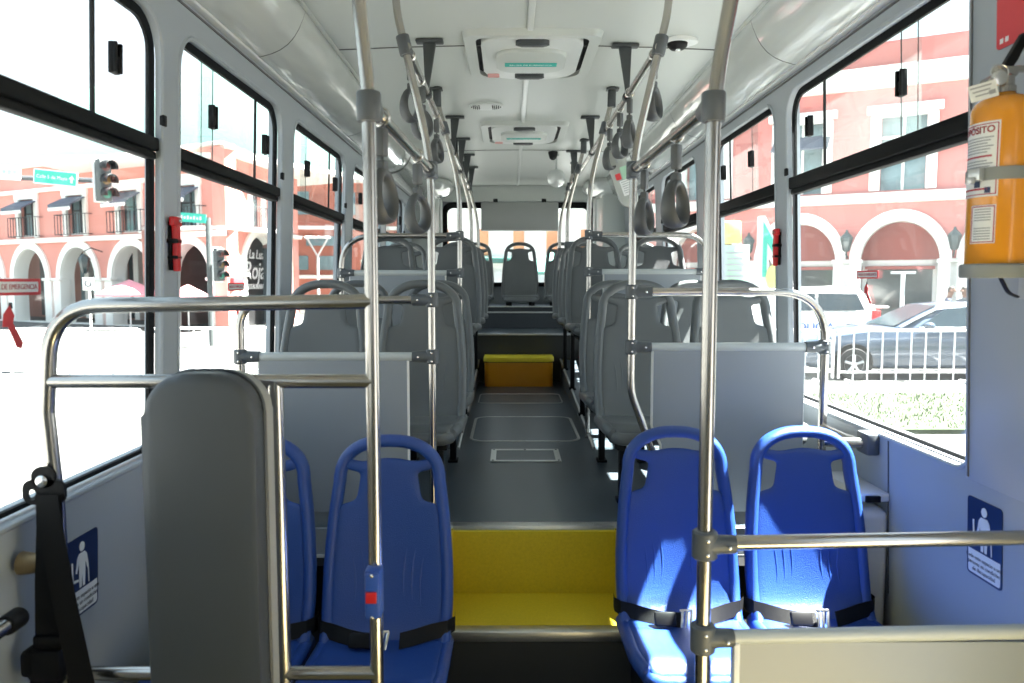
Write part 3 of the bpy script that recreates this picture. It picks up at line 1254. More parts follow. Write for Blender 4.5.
def partition(label, s, xp, xq, y, zt, zl, xpan, zb, r=.16, foot=False, group=None):
    """Panel behind a row with its rails: pole end at xp, wall post at xq."""
    t = thing('seat_partition', label, 'partition', (xp, y, 0), 0, group)
    b = MB()
    b.tube(fillet([(xp + s * .02, y, zt), (xq, y, zt), (xq, y, .02)], r, 10), .0155, 14)
    b.build('top_rail', 'steel', t)
    b = MB()
    b.tube([(xp + s * .02, y, zl), (xq - s * .02, y, zl)], .0165, 14)
    b.build('lower_rail', 'rail_grey', t)
    for (x, z, d, nm) in ((xp, zt, s, 'clamp'), (xp, zl, s, 'clamp'), (xq, zl, -s, 'clamp')):
        c = tclamp((x, y, z), (d, 0, 0)).build(nm, 'clamp', t)
        screws((x, y, z), (d, 0, 0), c)
    a, e = xpan
    b = MB()
    if foot:
        pts = [(a, zl - .012), (a, .36), (a + s * .035, .29), (a + s * .05, zb), (e, zb), (e, zl - .012)]
    else:
        pts = [(a, zl - .012), (a, zb), (e, zb), (e, zl - .012)]
    b.prism(pts, map_xz(y), -.009, .009)
    b.build('panel', 'partition', t)
    b = MB()
    for k in (range(len(pts) - 3 if foot else 1)):
        (x0, z0), (x1, z1) = pts[k], pts[k + 1]
        b.tube([(x0, y, z0), (x1, y, z1)], .0085, 8)
    (x0, z0), (x1, z1) = pts[-2], pts[-1]
    b.tube([(x0, y, z0), (x1, y, z1)], .0065, 8)
    b.build('panel_edge', 'white_trim', t)
    return t


GP = 'partitions with rails'
partition('grey partition panel with steel rails behind the left blue seats', -1, -.381, -1.103, Y2, .837, .624, (-.476, -1.032), .03, .12, group=GP)
partition('grey partition panel with steel rails behind the right blue seats', 1, .368, 1.098, Y2, .867, .66, (.452, 1.019), .03, .19, True, group=GP)
partition('rear left partition with rails in front of the raised seats', -1, -.374, -1.05, Y3, 1.166, .955, (-.46, -1.0), .33, .19, group=GP)
partition('rear right partition with rails in front of the raised seats', 1, .361, 1.05, Y3, 1.172, .962, (.45, 1.0), .33, .17, group=GP)

# front left frame with the padded wheelchair backrest
t = thing('steel_rail_frame', 'steel tube frame with two cross rails at the left front, behind the grey pad', 'rail frame', (-.74, Y1, LOW))
b = MB()
b.tube(fillet([(-.388, Y1, .862), (-1.083, Y1, .852), (-1.103, Y1, .62), (-1.090, Y1, .42), (-1.085, Y1, LOW)], [.13, .1, .1], 10), .0165, 16)
b.build('top_rail', 'steel', t)
b = MB()
b.tube([(-.388, Y1, .688), (-1.098, Y1, .688)], .0155, 14)
b.build('middle_rail', 'steel', t)
b = MB()
b.tube([(-.388, Y1, .026), (-1.075, Y1, .026)], .0155, 14)
b.build('bottom_rail', 'steel', t)
b = MB()
b.tube([(-.601, Y1, .69), (-.594, Y1, LOW)], .0165, 16)
b.build('upright', 'steel', t)
b = MB()
b.tube([(-.628, Y1 + .012, .69), (-.622, Y1 + .012, LOW)], .012, 12)
b.build('upright', 'steel', t)

t = thing('padded_backrest', 'tall grey padded backrest in the left foreground, mounted on the steel frame', 'backrest', (-.70, 1.56, LOW))
b = MB()
out = rr(-.822, LOW + .35, -.598, .722, (.02, .02, .085, .085), 8)
b.prism(out, map_xz(1.53), -.035, .035, .018)
b.build('cushion', 'pad', t, angle=60)
b = MB()
out = rr(-.815, LOW + .35, -.594, .718, (.02, .02, .08, .08), 8)
b.prism(out, map_xz(1.587), -.020, .020, .006)
b.build('back_board', 'pad_side', t)
b = MB()
b.tube([(x, 1.560, z) for (x, z) in rr(-.823, LOW + .35, -.597, .723, (.02, .02, .086, .086), 8)], .004, 6, True)
b.build('piping', 'pad', t)

# front right rails and the low cream panel
t = thing('front_rail_screen', 'low panel topped by a steel rail, with a second rail above, at the right front', 'rail', (.74, Y1, LOW))
b = MB()
b.tube([(.37, Y1, .325), (1.15, Y1, .338)], .0165, 16)
b.build('upper_rail', 'steel', t)
b = MB()
b.tube([(.37, Y1, .108), (1.15, Y1, .122)], .0165, 16)
b.build('lower_rail', 'rail_grey', t)
for z in (.322, .107):
    c = tclamp((.345, Y1, z), (1, 0, 0), .068, .062, .028).build('clamp', 'clamp', t)
    screws((.345, Y1 - .004, z), (1, 0, 0), c, .072)
b = MB()
b.box((.775, Y1, -.19), (.71, .018, .58))
b.build('panel', 'partition', t)
b = MB()
b.box((.418, Y1 - .004, -.19), (.014, .028, .58), .003)
b.build('panel_edge', 'white_trim', t)

# belt with its retractor on the left
t = thing('seat_belt', 'black wheelchair belt with anchor plate and retractor hanging at the far left', 'belt', (-1.09, 1.61, .05))
b = MB()
b.plate(rr(-1.138, .425, -1.046, .480, .022), [ellipse(-1.118, .447, .010, .012, 14), rr(-1.100, .437, -1.062, .449, .005)], .008, map_xz(1.612))
b.prism(rr(-1.118, .462, -1.066, .508, .022), map_xz(1.612), -.004, .004)
b.build('anchor_plate', 'black', t)
b = MB()
b.lathe([(.013, 0), (.013, -.006), (.008, -.009)], (-1.092, 1.607, .478), 'y', n=14)
b.build('bolt', 'screw', t)
def ribbon(pts, wid, th=.0022):
    b = MB()
    rings = []
    for (x, y, z, a) in pts:
        u = Vector((math.cos(a), math.sin(a), 0)) * wid / 2
        n_ = Vector((-math.sin(a), math.cos(a), 0)) * th / 2
        p = Vector((x, y, z))
        rings.append([p - u - n_, p + u - n_, p + u + n_, p - u + n_])
    return b.ringloft(rings)
ribbon([(-1.080, 1.606, .450, 0), (-1.078, 1.602, .38, .05), (-1.086, 1.60, .25, .1), (-1.092, 1.60, .10, .1)], .056).build('webbing', 'belt', t)
ribbon([(-1.080, 1.598, .450, 0), (-1.068, 1.594, .36, .1), (-1.048, 1.590, .22, .2), (-1.018, 1.585, .06, .25), (-.985, 1.58, -.12, .3), (-.955, 1.575, -.30, .3)], .048).build('webbing', 'belt', t)
b = MB()
b.box((-1.098, 1.605, .075), (.078, .05, .075), .016)
b.box((-1.130, 1.605, .080), (.032, .056, .060), .012)
b.box((-1.085, 1.60, .125), (.075, .02, .03), .006)
b.box((-1.100, 1.605, .034), (.06, .04, .02), .005)
b.build('retractor', 'black', t)

t = thing('wall_grab_rail', 'short steel wall rail with a black end cap, at the lower left edge', 'rail', (-1.10, 1.2, .21))
b = MB()
b.tube([(-1.10, .75, .216), (-1.10, 1.50, .216)], .016, 14)
b.build('tube', 'steel', t)
collar((-1.10, 1.500, .216), (0, 1, 0), .0215, .045).build('end_cap', 'black', t)
b = MB()
b.tube([(-1.155, 1.62, .292), (-1.125, 1.62, .292), (-1.10, 1.62, .300), (-1.07, 1.62, .300)], [.026, .022, .018, .018], 12)
b.build('wall_bracket', 'brass', t)

# wall rail end and the heater box on the right wall
t = thing('wall_grip', 'short chrome wall rail with a black mount, below the right window sill', 'handle', (1.09, 2.68, .35))
b = MB()
b.tube([(1.098, 2.85, .352), (1.102, 2.66, .352), (1.125, 2.585, .352)], .016, 14)
b.tube([(1.00, 2.60, .352), (1.128, 2.58, .352)], .0185, 14)
b.build('tube', 'steel', t)
b = MB()
b.box((1.145, 2.58, .352), (.045, .085, .075), .008)
b.build('mount', 'clamp', t)
t = thing('wall_heater_box', 'grey rounded heater box with a black slot, low on the right wall', 'heater', (1.09, 2.6, -.3))
b = MB()
b.box((1.115, 2.60, -.075), (.13, .26, .45), .035, seg=4)
b.box((1.122, 2.62, .190), (.10, .30, .03), .006)
b.build('cover', 'trim_light', t)
b = MB()
b.box((1.115, 2.472, .186), (.05, .02, .022), .003)
b.build('slot', 'black', t)


# ================================================================== CEILING EQUIPMENT
def hatch(label, yc, group):
    t = thing('roof_hatch', label, 'roof hatch', (0.012, yc, CEIL - .07), 0, group)
    L, W = .38, .315
    b = MB()
    def oct_(w, l, cut, r=.03):
        p = [(-w, -l), (w, -l), (w * cut, l), (-w * cut, l)]
        q = fillet([Vector((*p[-1], 0))] + [Vector((*v, 0)) for v in p] + [Vector((*p[0], 0))], r, 4)
        return [(v.x, v.y) for v in q[1:-1]]
    outer = rr(-W, -L, W, L, (.05, .05, .08, .08), 5)
    b.plate(outer, [rr(-W + .05, -L + .035, W - .05, L - .05, (.05, .05, .10, .10), 5)], .036, lambda a, c, d: (a * (1 - .045 * (d < 0)), c * (1 - .03 * (d < 0)), .058 + d))
    b.build('frame', 'ceiling', t, True, 20)
    b = MB()
    b.box((0, 0, .070), (2 * W - .08, 2 * L - .06, .008))
    b.build('recess', 'black', t, True)
    b = MB()
    b.prism(rr(-W + .084, -L + .038, W - .084, L - .055, (.10, .10, .14, .14), 6), map_xy(.050), -.014, .018, .008)
    b.build('lid', 'batten', t, True)
    b = MB()
    b.prism(rr(-.165, -.20, .165, .15, .09, 6), map_xy(.030), -.012, .016, .010)
    b.build('lid_dome', 'ceiling', t, True)
    b = MB()
    b.prism(rr(-.125, -.034, .125, .026, .004), map_xy(.0172), -.0012, .0012)
    st = b.build('exit_strip', 'teal', t, True)
    link('lettering', text_mesh('SALIDA DE EMERGENCIA', .0185), 'white', st, True, Matrix.Translation((0, -.004, .0152)) @ Matrix.Rotation(PI, 4, 'X'))
    for sgn in (-1, 1):
        b = MB()
        y = .235 if sgn > 0 else -.305
        b.prism(rr(-.075, y - .030, .075, y + .030, .026, 5), map_xy(.034), -.016, .016, .008)
        b.build('handle', 'sleeve', t, True)
    b = MB()
    b.prism(rr(-.215, L - .16, -.155, L - .09, .01), map_xy(.0352), -.0012, .0012)
    b.build('round_sticker', 'pink_print', t, True)
    return t


hatch('nearest white roof hatch with dark handles and a green strip, on the ceiling', 3.76, 'roof hatches')
hatch('farther white roof hatch with dark handles and a green strip, on the ceiling', 5.66, 'roof hatches')

t = thing('ceiling_speaker', 'oval ceiling speaker with perforated ends between the two roof hatches', 'speaker', (-.237, 4.82, CEIL - .02))
b = MB()
b.prism(ellipse(0, 0, .105, .088), map_xy(.010), -.004, .010, .004)
b.build('plate', 'batten', t, True)
b = MB()
for s in (-1, 1):
    for i in range(5):
        for j in range(-3, 4):
            x, y = s * (.042 + i * .012), j * .016 + (.008 if i % 2 else 0)
            if (x / .097) ** 2 + (y / .078) ** 2 < .95:
                b.lathe([(.0046, .0062), (.0046, .0048)], (x, y, 0), n=6)
o_ = b.build('perforation', 'black', t, True)
o_['kind'] = 'stuff'
t = thing('ceiling_camera', 'small black camera in a white oval plate on the ceiling, right of the second pole', 'camera', (.677, 3.50, CEIL - .03))
b = MB()
b.prism(ellipse(0, 0, .078, .060), map_xy(.012), -.012, .006, .006)
b.build('plate', 'white', t, True)
b = MB()
b.lathe([(.046, .0), (.044, -.012), (.030, -.026), (.012, -.030)], (-.014, 0, 0), n=18)
b.build('lens_ball', 'black', t, True)
b = MB()
b.lathe([(.012, -.029), (.012, -.034), (.006, -.0345)], (-.014, -.012, 0), n=12)
b.build('lens', 'screw', t, True)
t = thing('dome_camera', 'small black dome camera on the ceiling over the rear aisle', 'camera', (.274, 6.5, CEIL - .03))
b = MB()
b.lathe([(.040, .03), (.040, .012), (.034, -.012), (.028, -.030), (.012, -.042)], n=18)
b.build('dome', 'black', t, True)
t = thing('convex_mirror', 'round convex mirror hanging from the ceiling over the rear aisle', 'mirror', (.309, 6.6, 1.79))
b = MB()
prof = [(.002, -.030), (.03, -.028), (.055, -.020), (.072, -.008), (.078, .004), (.076, .012), (.05, .016), (.002, .018)]
b.lathe(prof, (0, 0, 0), 'y', n=28)
b.build('mirror_face', 'mirror', t, True)
b = MB()
b.tube([(.0, .02, .02), (0, .03, .08), (.002, .03, .20)], .008, 8)
b.lathe([(.022, .19), (.022, .205)], (.002, .03, 0), n=12)
b.build('stem', 'rail_grey', t, True)
t = thing('blank_display', 'blank grey rectangular display panel hanging in front of the rear window', 'display', (.02, 8.55, 1.76))
b = MB()
b.box((.02, 8.56, 1.63), (.86, .05, .315), .008)
b.build('casing', 'grey_panel', t)
b = MB()
b.box((-.25, 8.58, 1.80), (.05, .03, .06), .004)
b.box((.29, 8.58, 1.80), (.05, .03, .06), .004)
b.build('bracket', 'black', t)
b = MB()
b.box((.02, 8.533, 1.478), (.84, .008, .012), .002)
b.build('lower_edge', 'rail_grey', t)

# yellow step box and floor hatches in the aisle
t = thing('step_box', 'orange step box with a yellow lid at the end of the low aisle', 'step box', (-.02, 6.69, 0))
b = MB()
b.prism(rr(-.31, 6.535, .285, 6.858, (.045, .045, .004, .004)), map_xy(.105), -.105, .105)
b.build('body', 'orange', t)
b = MB()
b.prism(rr(-.318, 6.527, .293, 6.858, (.05, .05, .004, .004)), map_xy(.232), -.018, .018, .008)
b.build('lid', 'yellow', t)
b = MB()
b.prism(rr(-.313, 6.532, .288, 6.858, (.047, .047, .004, .004)), map_xy(.212), -.003, .003)
b.build('seam', 'gasket', t)

t = thing('floor_hatch', 'large rounded hatch with a bright rim in the grey aisle floor', 'floor hatch', (0, 4.65, .0))
b = MB()
b.plate(rr(-.322, 4.25, .318, 5.05, .10, 8), [rr(-.305, 4.267, .301, 5.033, .085, 8)], .006, map_xy(.002))
b.build('rim', 'alu', t)
b = MB()
b.prism(rr(-.304, 4.268, .300, 5.032, .085, 8), map_xy(.0015), -.002, .0015)
b.build('cover', 'floor', t)
t = thing('floor_access_plate', 'small rectangular metal framed plate in the aisle floor, before the rounded hatch', 'floor hatch', (0, 3.9, .0))
b = MB()
b.plate(rr(-.188, 3.765, .172, 4.05, .004, 2), [rr(-.160, 3.795, .144, 4.02, .004, 2)], .006, map_xy(.002))
b.build('rim', 'alu', t)
b = MB()
b.prism(rr(-.160, 3.795, .144, 4.02, .004, 2), map_xy(.0015), -.002, .0015)
b.build('cover', 'floor', t)
for (x, y) in ((-.175, 3.785), (.158, 3.785), (-.175, 4.03), (.158, 4.03), (-.008, 4.03)):
    b = MB()
    b.lathe([(.006, .004), (.005, .0075)], (x, y, 0), n=8)
    b.build('screw', 'screw', t)
t = thing('floor_inspection_strip', 'thin bright strip frame in the floor just before the step box', 'floor hatch', (0, 6.0, 0))
b = MB()
b.plate(rr(-.33, 5.62, .31, 6.10, .06), [rr(-.322, 5.628, .302, 6.092, .055)], .005, map_xy(.002))
b.build('rim', 'alu', t)


# ================================================================== STICKERS, HAMMERS, EXTINGUISHER
def hammer(label, s, y, z, group='red emergency hammers'):
    x = s * (WX - .02 - LEAN * (z - .8))
    t = thing('emergency_hammer', label, 'hammer', (x, y, z), 0, group)
    b = MB()
    b.box((x, y, z + .055), (.020, .060, .030), .007)
    b.box((x, y + .028, z + .055), (.015, .014, .022), .006)
    b.build('head', 'red', t)
    b = MB()
    b.prism([(y - .014, z + .045), (y + .014, z + .045), (y + .008, z - .02), (y + .012, z - .06), (y + .009, z - .098), (y - .009, z - .098), (y - .010, z - .06), (y - .008, z - .02)],
            lambda a, c, d: (x + d, a, c), -.009, .009, .004)
    b.build('handle', 'red', t)
    b = MB()
    b.box((x + s * .006, y, z - .005), (.03, .045, .014), .003)
    b.box((x + s * .006, y, z - .055), (.03, .036, .010), .003)
    b.box((x + s * .016, y, z - .02), (.008, .03, .15), .003)
    b.build('bracket', 'black', t)
    b = MB()
    b.lathe([(.006, 0), (.006, .006)], (x - s * .012, y + .0, z + .055), 'x', n=10)
    b.build('tip', 'screw', t)
    return t


hammer('red emergency hammer on the left pillar beside the second window', -1, 2.372, 1.035)
hammer('red emergency hammer on the right pillar behind the first window', 1, 3.475, 1.075)


def exit_sticker(label, s, y, z, w, body, group='red emergency exit stickers'):
    """Red strip with lettering and a red hammer figure below it, stuck on the inside of the glass."""
    x = s * (GX - .0055 - LEAN * (z - .8))
    t = thing('emergency_exit_sticker', label, 'sticker', (x, y, z), 0, group)
    mw = frame_m((x, y, z), (0, 1, 0) if s < 0 else (0, -1, 0), (-s * LEAN, 0, 1))
    k = w / .16
    b = MB()
    b.prism(rr(-.08 * k, -.014 * k, .08 * k, .014 * k, .002), XYZ, -.0005, .0005)
    link('strip', b.mesh(), 'red_sign', t, False, mw)
    b = MB()
    b.prism(rr(-.073 * k, -.009 * k, .073 * k, .009 * k, .001), XYZ, -.0004, .0007)
    link('white_field', b.mesh(), 'white', t, False, mw)
    lettering(body, .0125 * k, 'ink_red', t, mw @ Matrix.Translation((0, 0, .0011)))
    b = MB()
    b.prism([(-.020 * k, -.045 * k), (-.004 * k, -.030 * k), (.008 * k, -.048 * k), (.004 * k, -.060 * k), (.030 * k, -.095 * k), (.026 * k, -.105 * k), (.014 * k, -.102 * k),
             (-.008 * k, -.066 * k), (-.022 * k, -.066 * k)], XYZ, -.0005, .0005)
    link('hammer_figure', b.mesh(), 'red_sign', t, False, mw)
    b = MB()
    b.prism([(-.006 * k, -.026 * k), (.002 * k, -.026 * k), (.004 * k, -.036 * k), (-.006 * k, -.036 * k)], XYZ, -.0005, .0005)
    link('hammer_tip', b.mesh(), 'ink', t, False, mw)
    return t


exit_sticker('red emergency exit sticker with hammer figure on the first left window', -1, 1.668, .893, .21, 'SALIDA DE EMERGENCIA')
exit_sticker('small red emergency exit sticker on the second left window, beside the hammer', -1, 3.04, .885, .18, 'SALIDA DE EMERGENCIA')
exit_sticker('red emergency exit sticker with hammer figure on the first right window', 1, 2.70, .930, .16, 'SALIDA DE EMERGENCIA')


def priority_sticker(label, s, y, z, w, h):
    x = s * (WX - .0015 - LEAN * (z - .8))
    t = thing('priority_seat_sticker', label, 'sticker', (x, y, z), 0, 'priority seat stickers')
    mw = frame_m((x, y, z), (0, 1, 0) if s < 0 else (0, -1, 0), (-s * LEAN, 0, 1))
    b = MB()
    b.prism(rr(-w / 2, -h / 2, w / 2, h / 2, .012), XYZ, -.0010, .0008)
    link('backing', b.mesh(), 'navy', t, False, mw)
    b = MB()
    b.prism(rr(-w / 2 + .006, -h / 2 + .006, w / 2 - .006, -h / 2 + h * .33, (.008, .008, .001, .001)), XYZ, -.001, .0014)
    link('text_field', b.mesh(), 'white', t, False, mw)
    lettering('Cede este espacio a una\npersona en condición\nde discapacidad', .0155 * w / .148, 'ink', t, mw @ Matrix.Translation((0, -h / 2 + h * .165, .0018)), space=1.05)
    # standing figure with a cane, and the outline of a seat beside it
    b = MB()
    u = h / .21
    z0 = .002
    b.prism(ellipse(0, .076 * u, .0115 * u, .0125 * u, 18), XYZ, -.0005, z0)
    b.prism([(-.013 * u, .060 * u), (.013 * u, .060 * u), (.022 * u, .050 * u), (.030 * u, .014 * u), (.024 * u, .011 * u), (.015 * u, .036 * u), (.014 * u, .008 * u),
             (.012 * u, -.030 * u), (.003 * u, -.030 * u), (.001 * u, .0), (-.001 * u, .0), (-.003 * u, -.030 * u), (-.012 * u, -.030 * u), (-.014 * u, .008 * u),
             (-.015 * u, .036 * u), (-.024 * u, .011 * u), (-.030 * u, .014 * u), (-.022 * u, .050 * u)], XYZ, -.0005, z0)
    b.prism([(.027 * u, .012 * u), (.030 * u, .012 * u), (.033 * u, -.030 * u), (.030 * u, -.030 * u)], XYZ, -.0005, z0)
    b.prism([(-.048 * u, .046 * u), (-.042 * u, .046 * u), (-.040 * u, -.002 * u), (-.016 * u, -.006 * u), (-.016 * u, -.012 * u), (-.044 * u, -.009 * u)], XYZ, -.0005, z0)
    link('figure', b.mesh(), 'white', t, False, mw)
    return t


priority_sticker('navy and white priority seat sticker on the right wall below the sill', 1, 1.966, .217, .148, .215)
priority_sticker('navy and white priority seat sticker on the left wall behind the black belt', -1, 1.875, .165, .150, .205)

t = thing('red_notice', 'red notice high on the front right wall, cut by the picture edge', 'sign', (1.149, 1.82, 1.52))
b = MB()
b.prism(rr(1.70, 1.47, 1.915, 1.80, .01), lambda a, c, d: (1.1345 + d - LEAN * (c - .8), a, c), -.0015, .0015)
b.build('backing', 'red_sign', t)
b = MB()
for k in range(2):
    b.box((1.1065, 1.895 - k * .02, 1.487), (.0008, .012, .012))
b.build('white_mark', 'white', t)

# the fire extinguisher
EX, EY, EZ = 1.030, 1.75, .925
t = thing('fire_extinguisher', 'yellow fire extinguisher with grey straps, hung on the front right wall', 'fire extinguisher', (EX, EY, EZ))
ER = .067
b = MB()
b.lathe([(.050, .0), (.060, .004), (ER, .016), (ER, .352), (.066, .366), (.062, .378), (.054, .387), (.042, .393), (.028, .397), (.020, .403)], (EX, EY, EZ), n=48)
b.build('cylinder', 'ext_yellow', t)
b = MB()
b.lathe([(.021, .404), (.021, .418), (.017, .420), (.017, .440), (.012, .446)], (EX, EY, EZ), n=18)
b.box((EX - .005, EY, EZ + .450), (.05, .028, .024), .006)
b.tube([(EX - .02, EY, EZ + .44), (EX - .052, EY - .006, EZ + .424), (EX - .060, EY - .01, EZ + .400)], .010, 10)
b.build('valve', 'steel', t)
b = MB()
b.prism([(-.016, .455), (.006, .455), (.020, .475), (.044, .528), (.040, .536), (.028, .534), (.004, .490)], lambda a, c, d: (EX + a, EY + d, EZ + c), -.009, .009, .003)
b.build('lever', 'black', t)
b = MB()
b.prism([(-.03, .448), (.055, .452), (.062, .458), (.055, .464), (-.02, .460)], lambda a, c, d: (EX + a, EY + d, EZ + c), -.011, .011, .002)
b.tube([(EX + .052, EY - .014, EZ + .452), (EX + .068, EY - .018, EZ + .470), (EX + .075, EY - .016, EZ + .455)], .0025, 6)
b.build('carry_handle', 'steel', t)
b = MB()
b.lathe([(.016, 0), (.016, -.012), (.012, -.014)], (EX - .028, EY - .012, EZ + .432), 'y', n=16)
b.tube([(EX - .028 + .02 * math.cos(a), EY - .02, EZ + .445 + .016 * math.sin(a)) for a in [2 * PI * k / 14 for k in range(14)]], .0016, 6, True)
b.build('gauge', 'screw', t)
# paper tag on the valve
tg = frame_m((EX - .075, EY - .040, EZ + .398), (.95, -.1, .28), (-.25, 0, .95))
b = MB()
b.prism(rr(-.030, -.018, .030, .018, .003), XYZ, -.0006, .0006)
p = link('inspection_tag', b.mesh(), 'white', t, False, tg)
b = MB()
for k in range(3):
    b.box((-.004, .011 - k * .009, .001), (.046 - .008 * k, .0028, .0008))
b.box((.018, -.006, .001), (.014, .009, .0008))
link('tag_print', b.mesh(), 'ink_grey', p, False, tg)


def wrap(me, a0, z, r):
    """Bend a flat mesh round the cylinder; a0 is the angle of its local x = 0 measured from -Y towards -X as negative."""
    for v in me.vertices:
        a = a0 + v.co.x / r
        rad = r + v.co.z
        v.co = Vector((EX + rad * math.sin(a), EY - rad * math.cos(a), EZ + z + v.co.y))
    return me


def label_grid(w, h, th=.0012, n=24):
    b = MB()
    rows = [[(-w / 2 + w * k / n, yy, th) for k in range(n + 1)] for yy in (-h / 2, h / 2)]
    b.grid(rows)
    return b.mesh(normals=False)


def bars(rects, th):
    b = MB()
    for (x0, y0, x1, y1) in rects:
        n = max(1, int((x1 - x0) / .008))
        b.grid([[(x0 + (x1 - x0) * k / n, yy, th) for k in range(n + 1)] for yy in (y0, y1)])
    return b.mesh(normals=False)


# label: its right edge well round the front, the rest wrapping out of sight to the left
A0 = -2.08
LWD, LH = .192, .165
lab = link('main_label', wrap(label_grid(LWD, LH), A0, .252, ER), 'white', t)
def outline(w, h, th, wd):
    return [(-w / 2, h / 2 - wd, w / 2, h / 2), (-w / 2, -h / 2, w / 2, -h / 2 + wd), (-w / 2, -h / 2, -w / 2 + wd, h / 2), (w / 2 - wd, -h / 2, w / 2, h / 2)]
link('label_border', wrap(bars(outline(LWD - .006, LH - .008, 0, .0022), .0019), A0, .252, ER), 'ink_red', lab)
tm = text_mesh('MULTIPROPÓSITO', .0205, align='RIGHT', offset=.0006)
for v in tm.vertices:
    v.co.x = v.co.x * .98 + LWD / 2 - .010
    v.co.z = .0020
link('lettering', wrap(tm, A0, .252 + LH / 2 - .018, ER), 'ink_red', lab)
rects, reds = [], []
for i in range(13):
    zz = LH / 2 - .036 - i * .0064
    if i in (6, 7):
        continue
    rects.append((-.006, zz, LWD / 2 - .012 - .006 * (i % 3), zz + .0026))
    rects.append((-.085, zz, -.012 - .005 * (i % 2), zz + .0026))
for zz in (LH / 2 - .078, LH / 2 - .122, LH / 2 - .150):
    reds.append((-.085, zz, LWD / 2 - .014, zz + .004))
link('label_print', wrap(bars(rects, .0018), A0, .252, ER), 'ink_grey', lab)
link('label_print', wrap(bars(reds, .0018), A0, .252, ER), 'ink_red', lab)
link('label_print', wrap(bars([(.045, -.062, .060, -.046), (.070, -.075, .082, -.062)], .0020), A0, .252, ER), 'navy', lab)
L2Z = .108
lab2 = link('lower_label', wrap(label_grid(.055, .085), -1.08, L2Z, ER), 'white', t)
link('label_border', wrap(bars(outline(.051, .081, 0, .0022), .0018), -1.08, L2Z, ER), 'ink_red', lab2)
link('label_print', wrap(bars([(-.018, -.034 + k * .006, .018, -.0315 + k * .006) for k in range(12) if k not in (5, 6)], .0018), -1.08, L2Z, ER), 'ink_grey', lab2)

# straps and bracket of the extinguisher
t2 = thing('extinguisher_bracket', 'grey metal bracket and band carrying the yellow fire extinguisher', 'bracket', (EX + .08, EY, EZ - .02))
b = MB()
b.lathe([(ER + .002, .205), (ER + .0045, .206), (ER + .0045, .232), (ER + .002, .233)], (EX, EY, EZ), n=40, caps=False)
b.build('band', 'band_grey', t2)
b = MB()
ang = -1.25
b.box((EX + (ER + .008) * math.sin(ang), EY - (ER + .008) * math.cos(ang), EZ + .218), (.030, .020, .028), .003, Matrix.Rotation(ang, 3, 'Z'))
b.box((EX + (ER + .012) * math.sin(ang) - .012, EY - (ER + .010) * math.cos(ang) - .004, EZ + .205), (.016, .012, .016), .003)
b.build('buckle', 'alu', t2)
b = MB()
b.lathe([(ER - .003, -.012), (ER + .007, -.012), (ER + .010, -.006), (ER + .010, .016), (ER + .006, .020), (ER + .002, .020), (ER + .001, .0)], (EX, EY, EZ), n=40)
b.build('base_ring', 'band_grey', t2)
b = MB()
b.box((WX - .036, EY, EZ + .15), (.035, .05, .42), .004)
b.box((WX - .05, EY, EZ + .0), (.06, .04, .02), .003)
b.build('back_plate', 'rail_grey', t2)
b = MB()
b.tube(fillet([(EX - .012, EY - .03, EZ - .008), (EX + .015, EY - .02, EZ - .045), (EX + .05, EY, EZ - .055)], .04, 6), .006, 8, ell=(.006, .003), up=(0, 0, 1))
b.build('strap_tail', 'black', t2)
# pillar cover and seams at the front right
b = MB()
b.box((WX - .006, 1.82, 1.07), (.014, .44, 1.40), .006)
o_ = struct(b.build('trim_26', 'wall'))
for v in o_.data.vertices:
    v.co.x -= LEAN * (v.co.z - .8)
b = MB()
b.box((WX - .0135, 2.02, 1.07), (.004, .006, 1.38))
b.box((WX - .001, 2.48, .12), (.004, .005, .52))
o_ = struct(b.build('trim_27', 'groove'))
for v in o_.data.vertices:
    v.co.x -= LEAN * (v.co.z - .8)


# ================================================================== OUTSIDE
GZ = -.96
b = MB()
b.box((0, 20, GZ - .1), (160, 130, .2))
struct(b.build('ground', 'pave'))
b = MB()
b.prism([(2.6, -14), (2.6, 8.2), (2.6, 40), (4.0, 40), (4.0, -14)], map_xy(GZ + .02), -.02, .02)
struct(b.build('kerb_strip', 'sidewalk'))
# grass verge on the right
b = MB()
b.box((9.0, 10.75, GZ + .03), (10.0, 3.1, .06))
struct(b.build('verge', 'grass'))
g = MB()
for i in range(5200):
    x, y = random.uniform(4.1, 13.9), random.uniform(9.25, 12.25)
    a = random.uniform(0, PI)
    hgt = random.uniform(.02, .07)
    dx, dy = .012 * math.cos(a), .012 * math.sin(a)
    lx, ly = random.uniform(-.04, .04), random.uniform(-.04, .04)
    v = [g.bm.verts.new(p) for p in ((x - dx, y - dy, GZ + .05), (x + dx, y + dy, GZ + .05), (x + lx, y + ly, GZ + .05 + hgt))]
    g.face(v)
o = g.build('grass_tufts', 'grass', normals=False)
o['kind'] = 'stuff'
tag(o, 'sunlit green grass of the verge between kerb and barrier', 'grass')


def arch_pts(c, w, zs, z0, n=18):
    """Outline of an arched opening, centre c, half width w, springing zs, base z0."""
    return [(c + w, z0), (c + w, zs)] + [(c + w * math.cos(PI * k / n), zs + w * 1.12 * math.sin(PI * k / n)) for k in range(1, n)] + [(c - w, zs), (c - w, z0)]


def local_xz(y):
    return lambda a, c, d: (a, y + d, c)


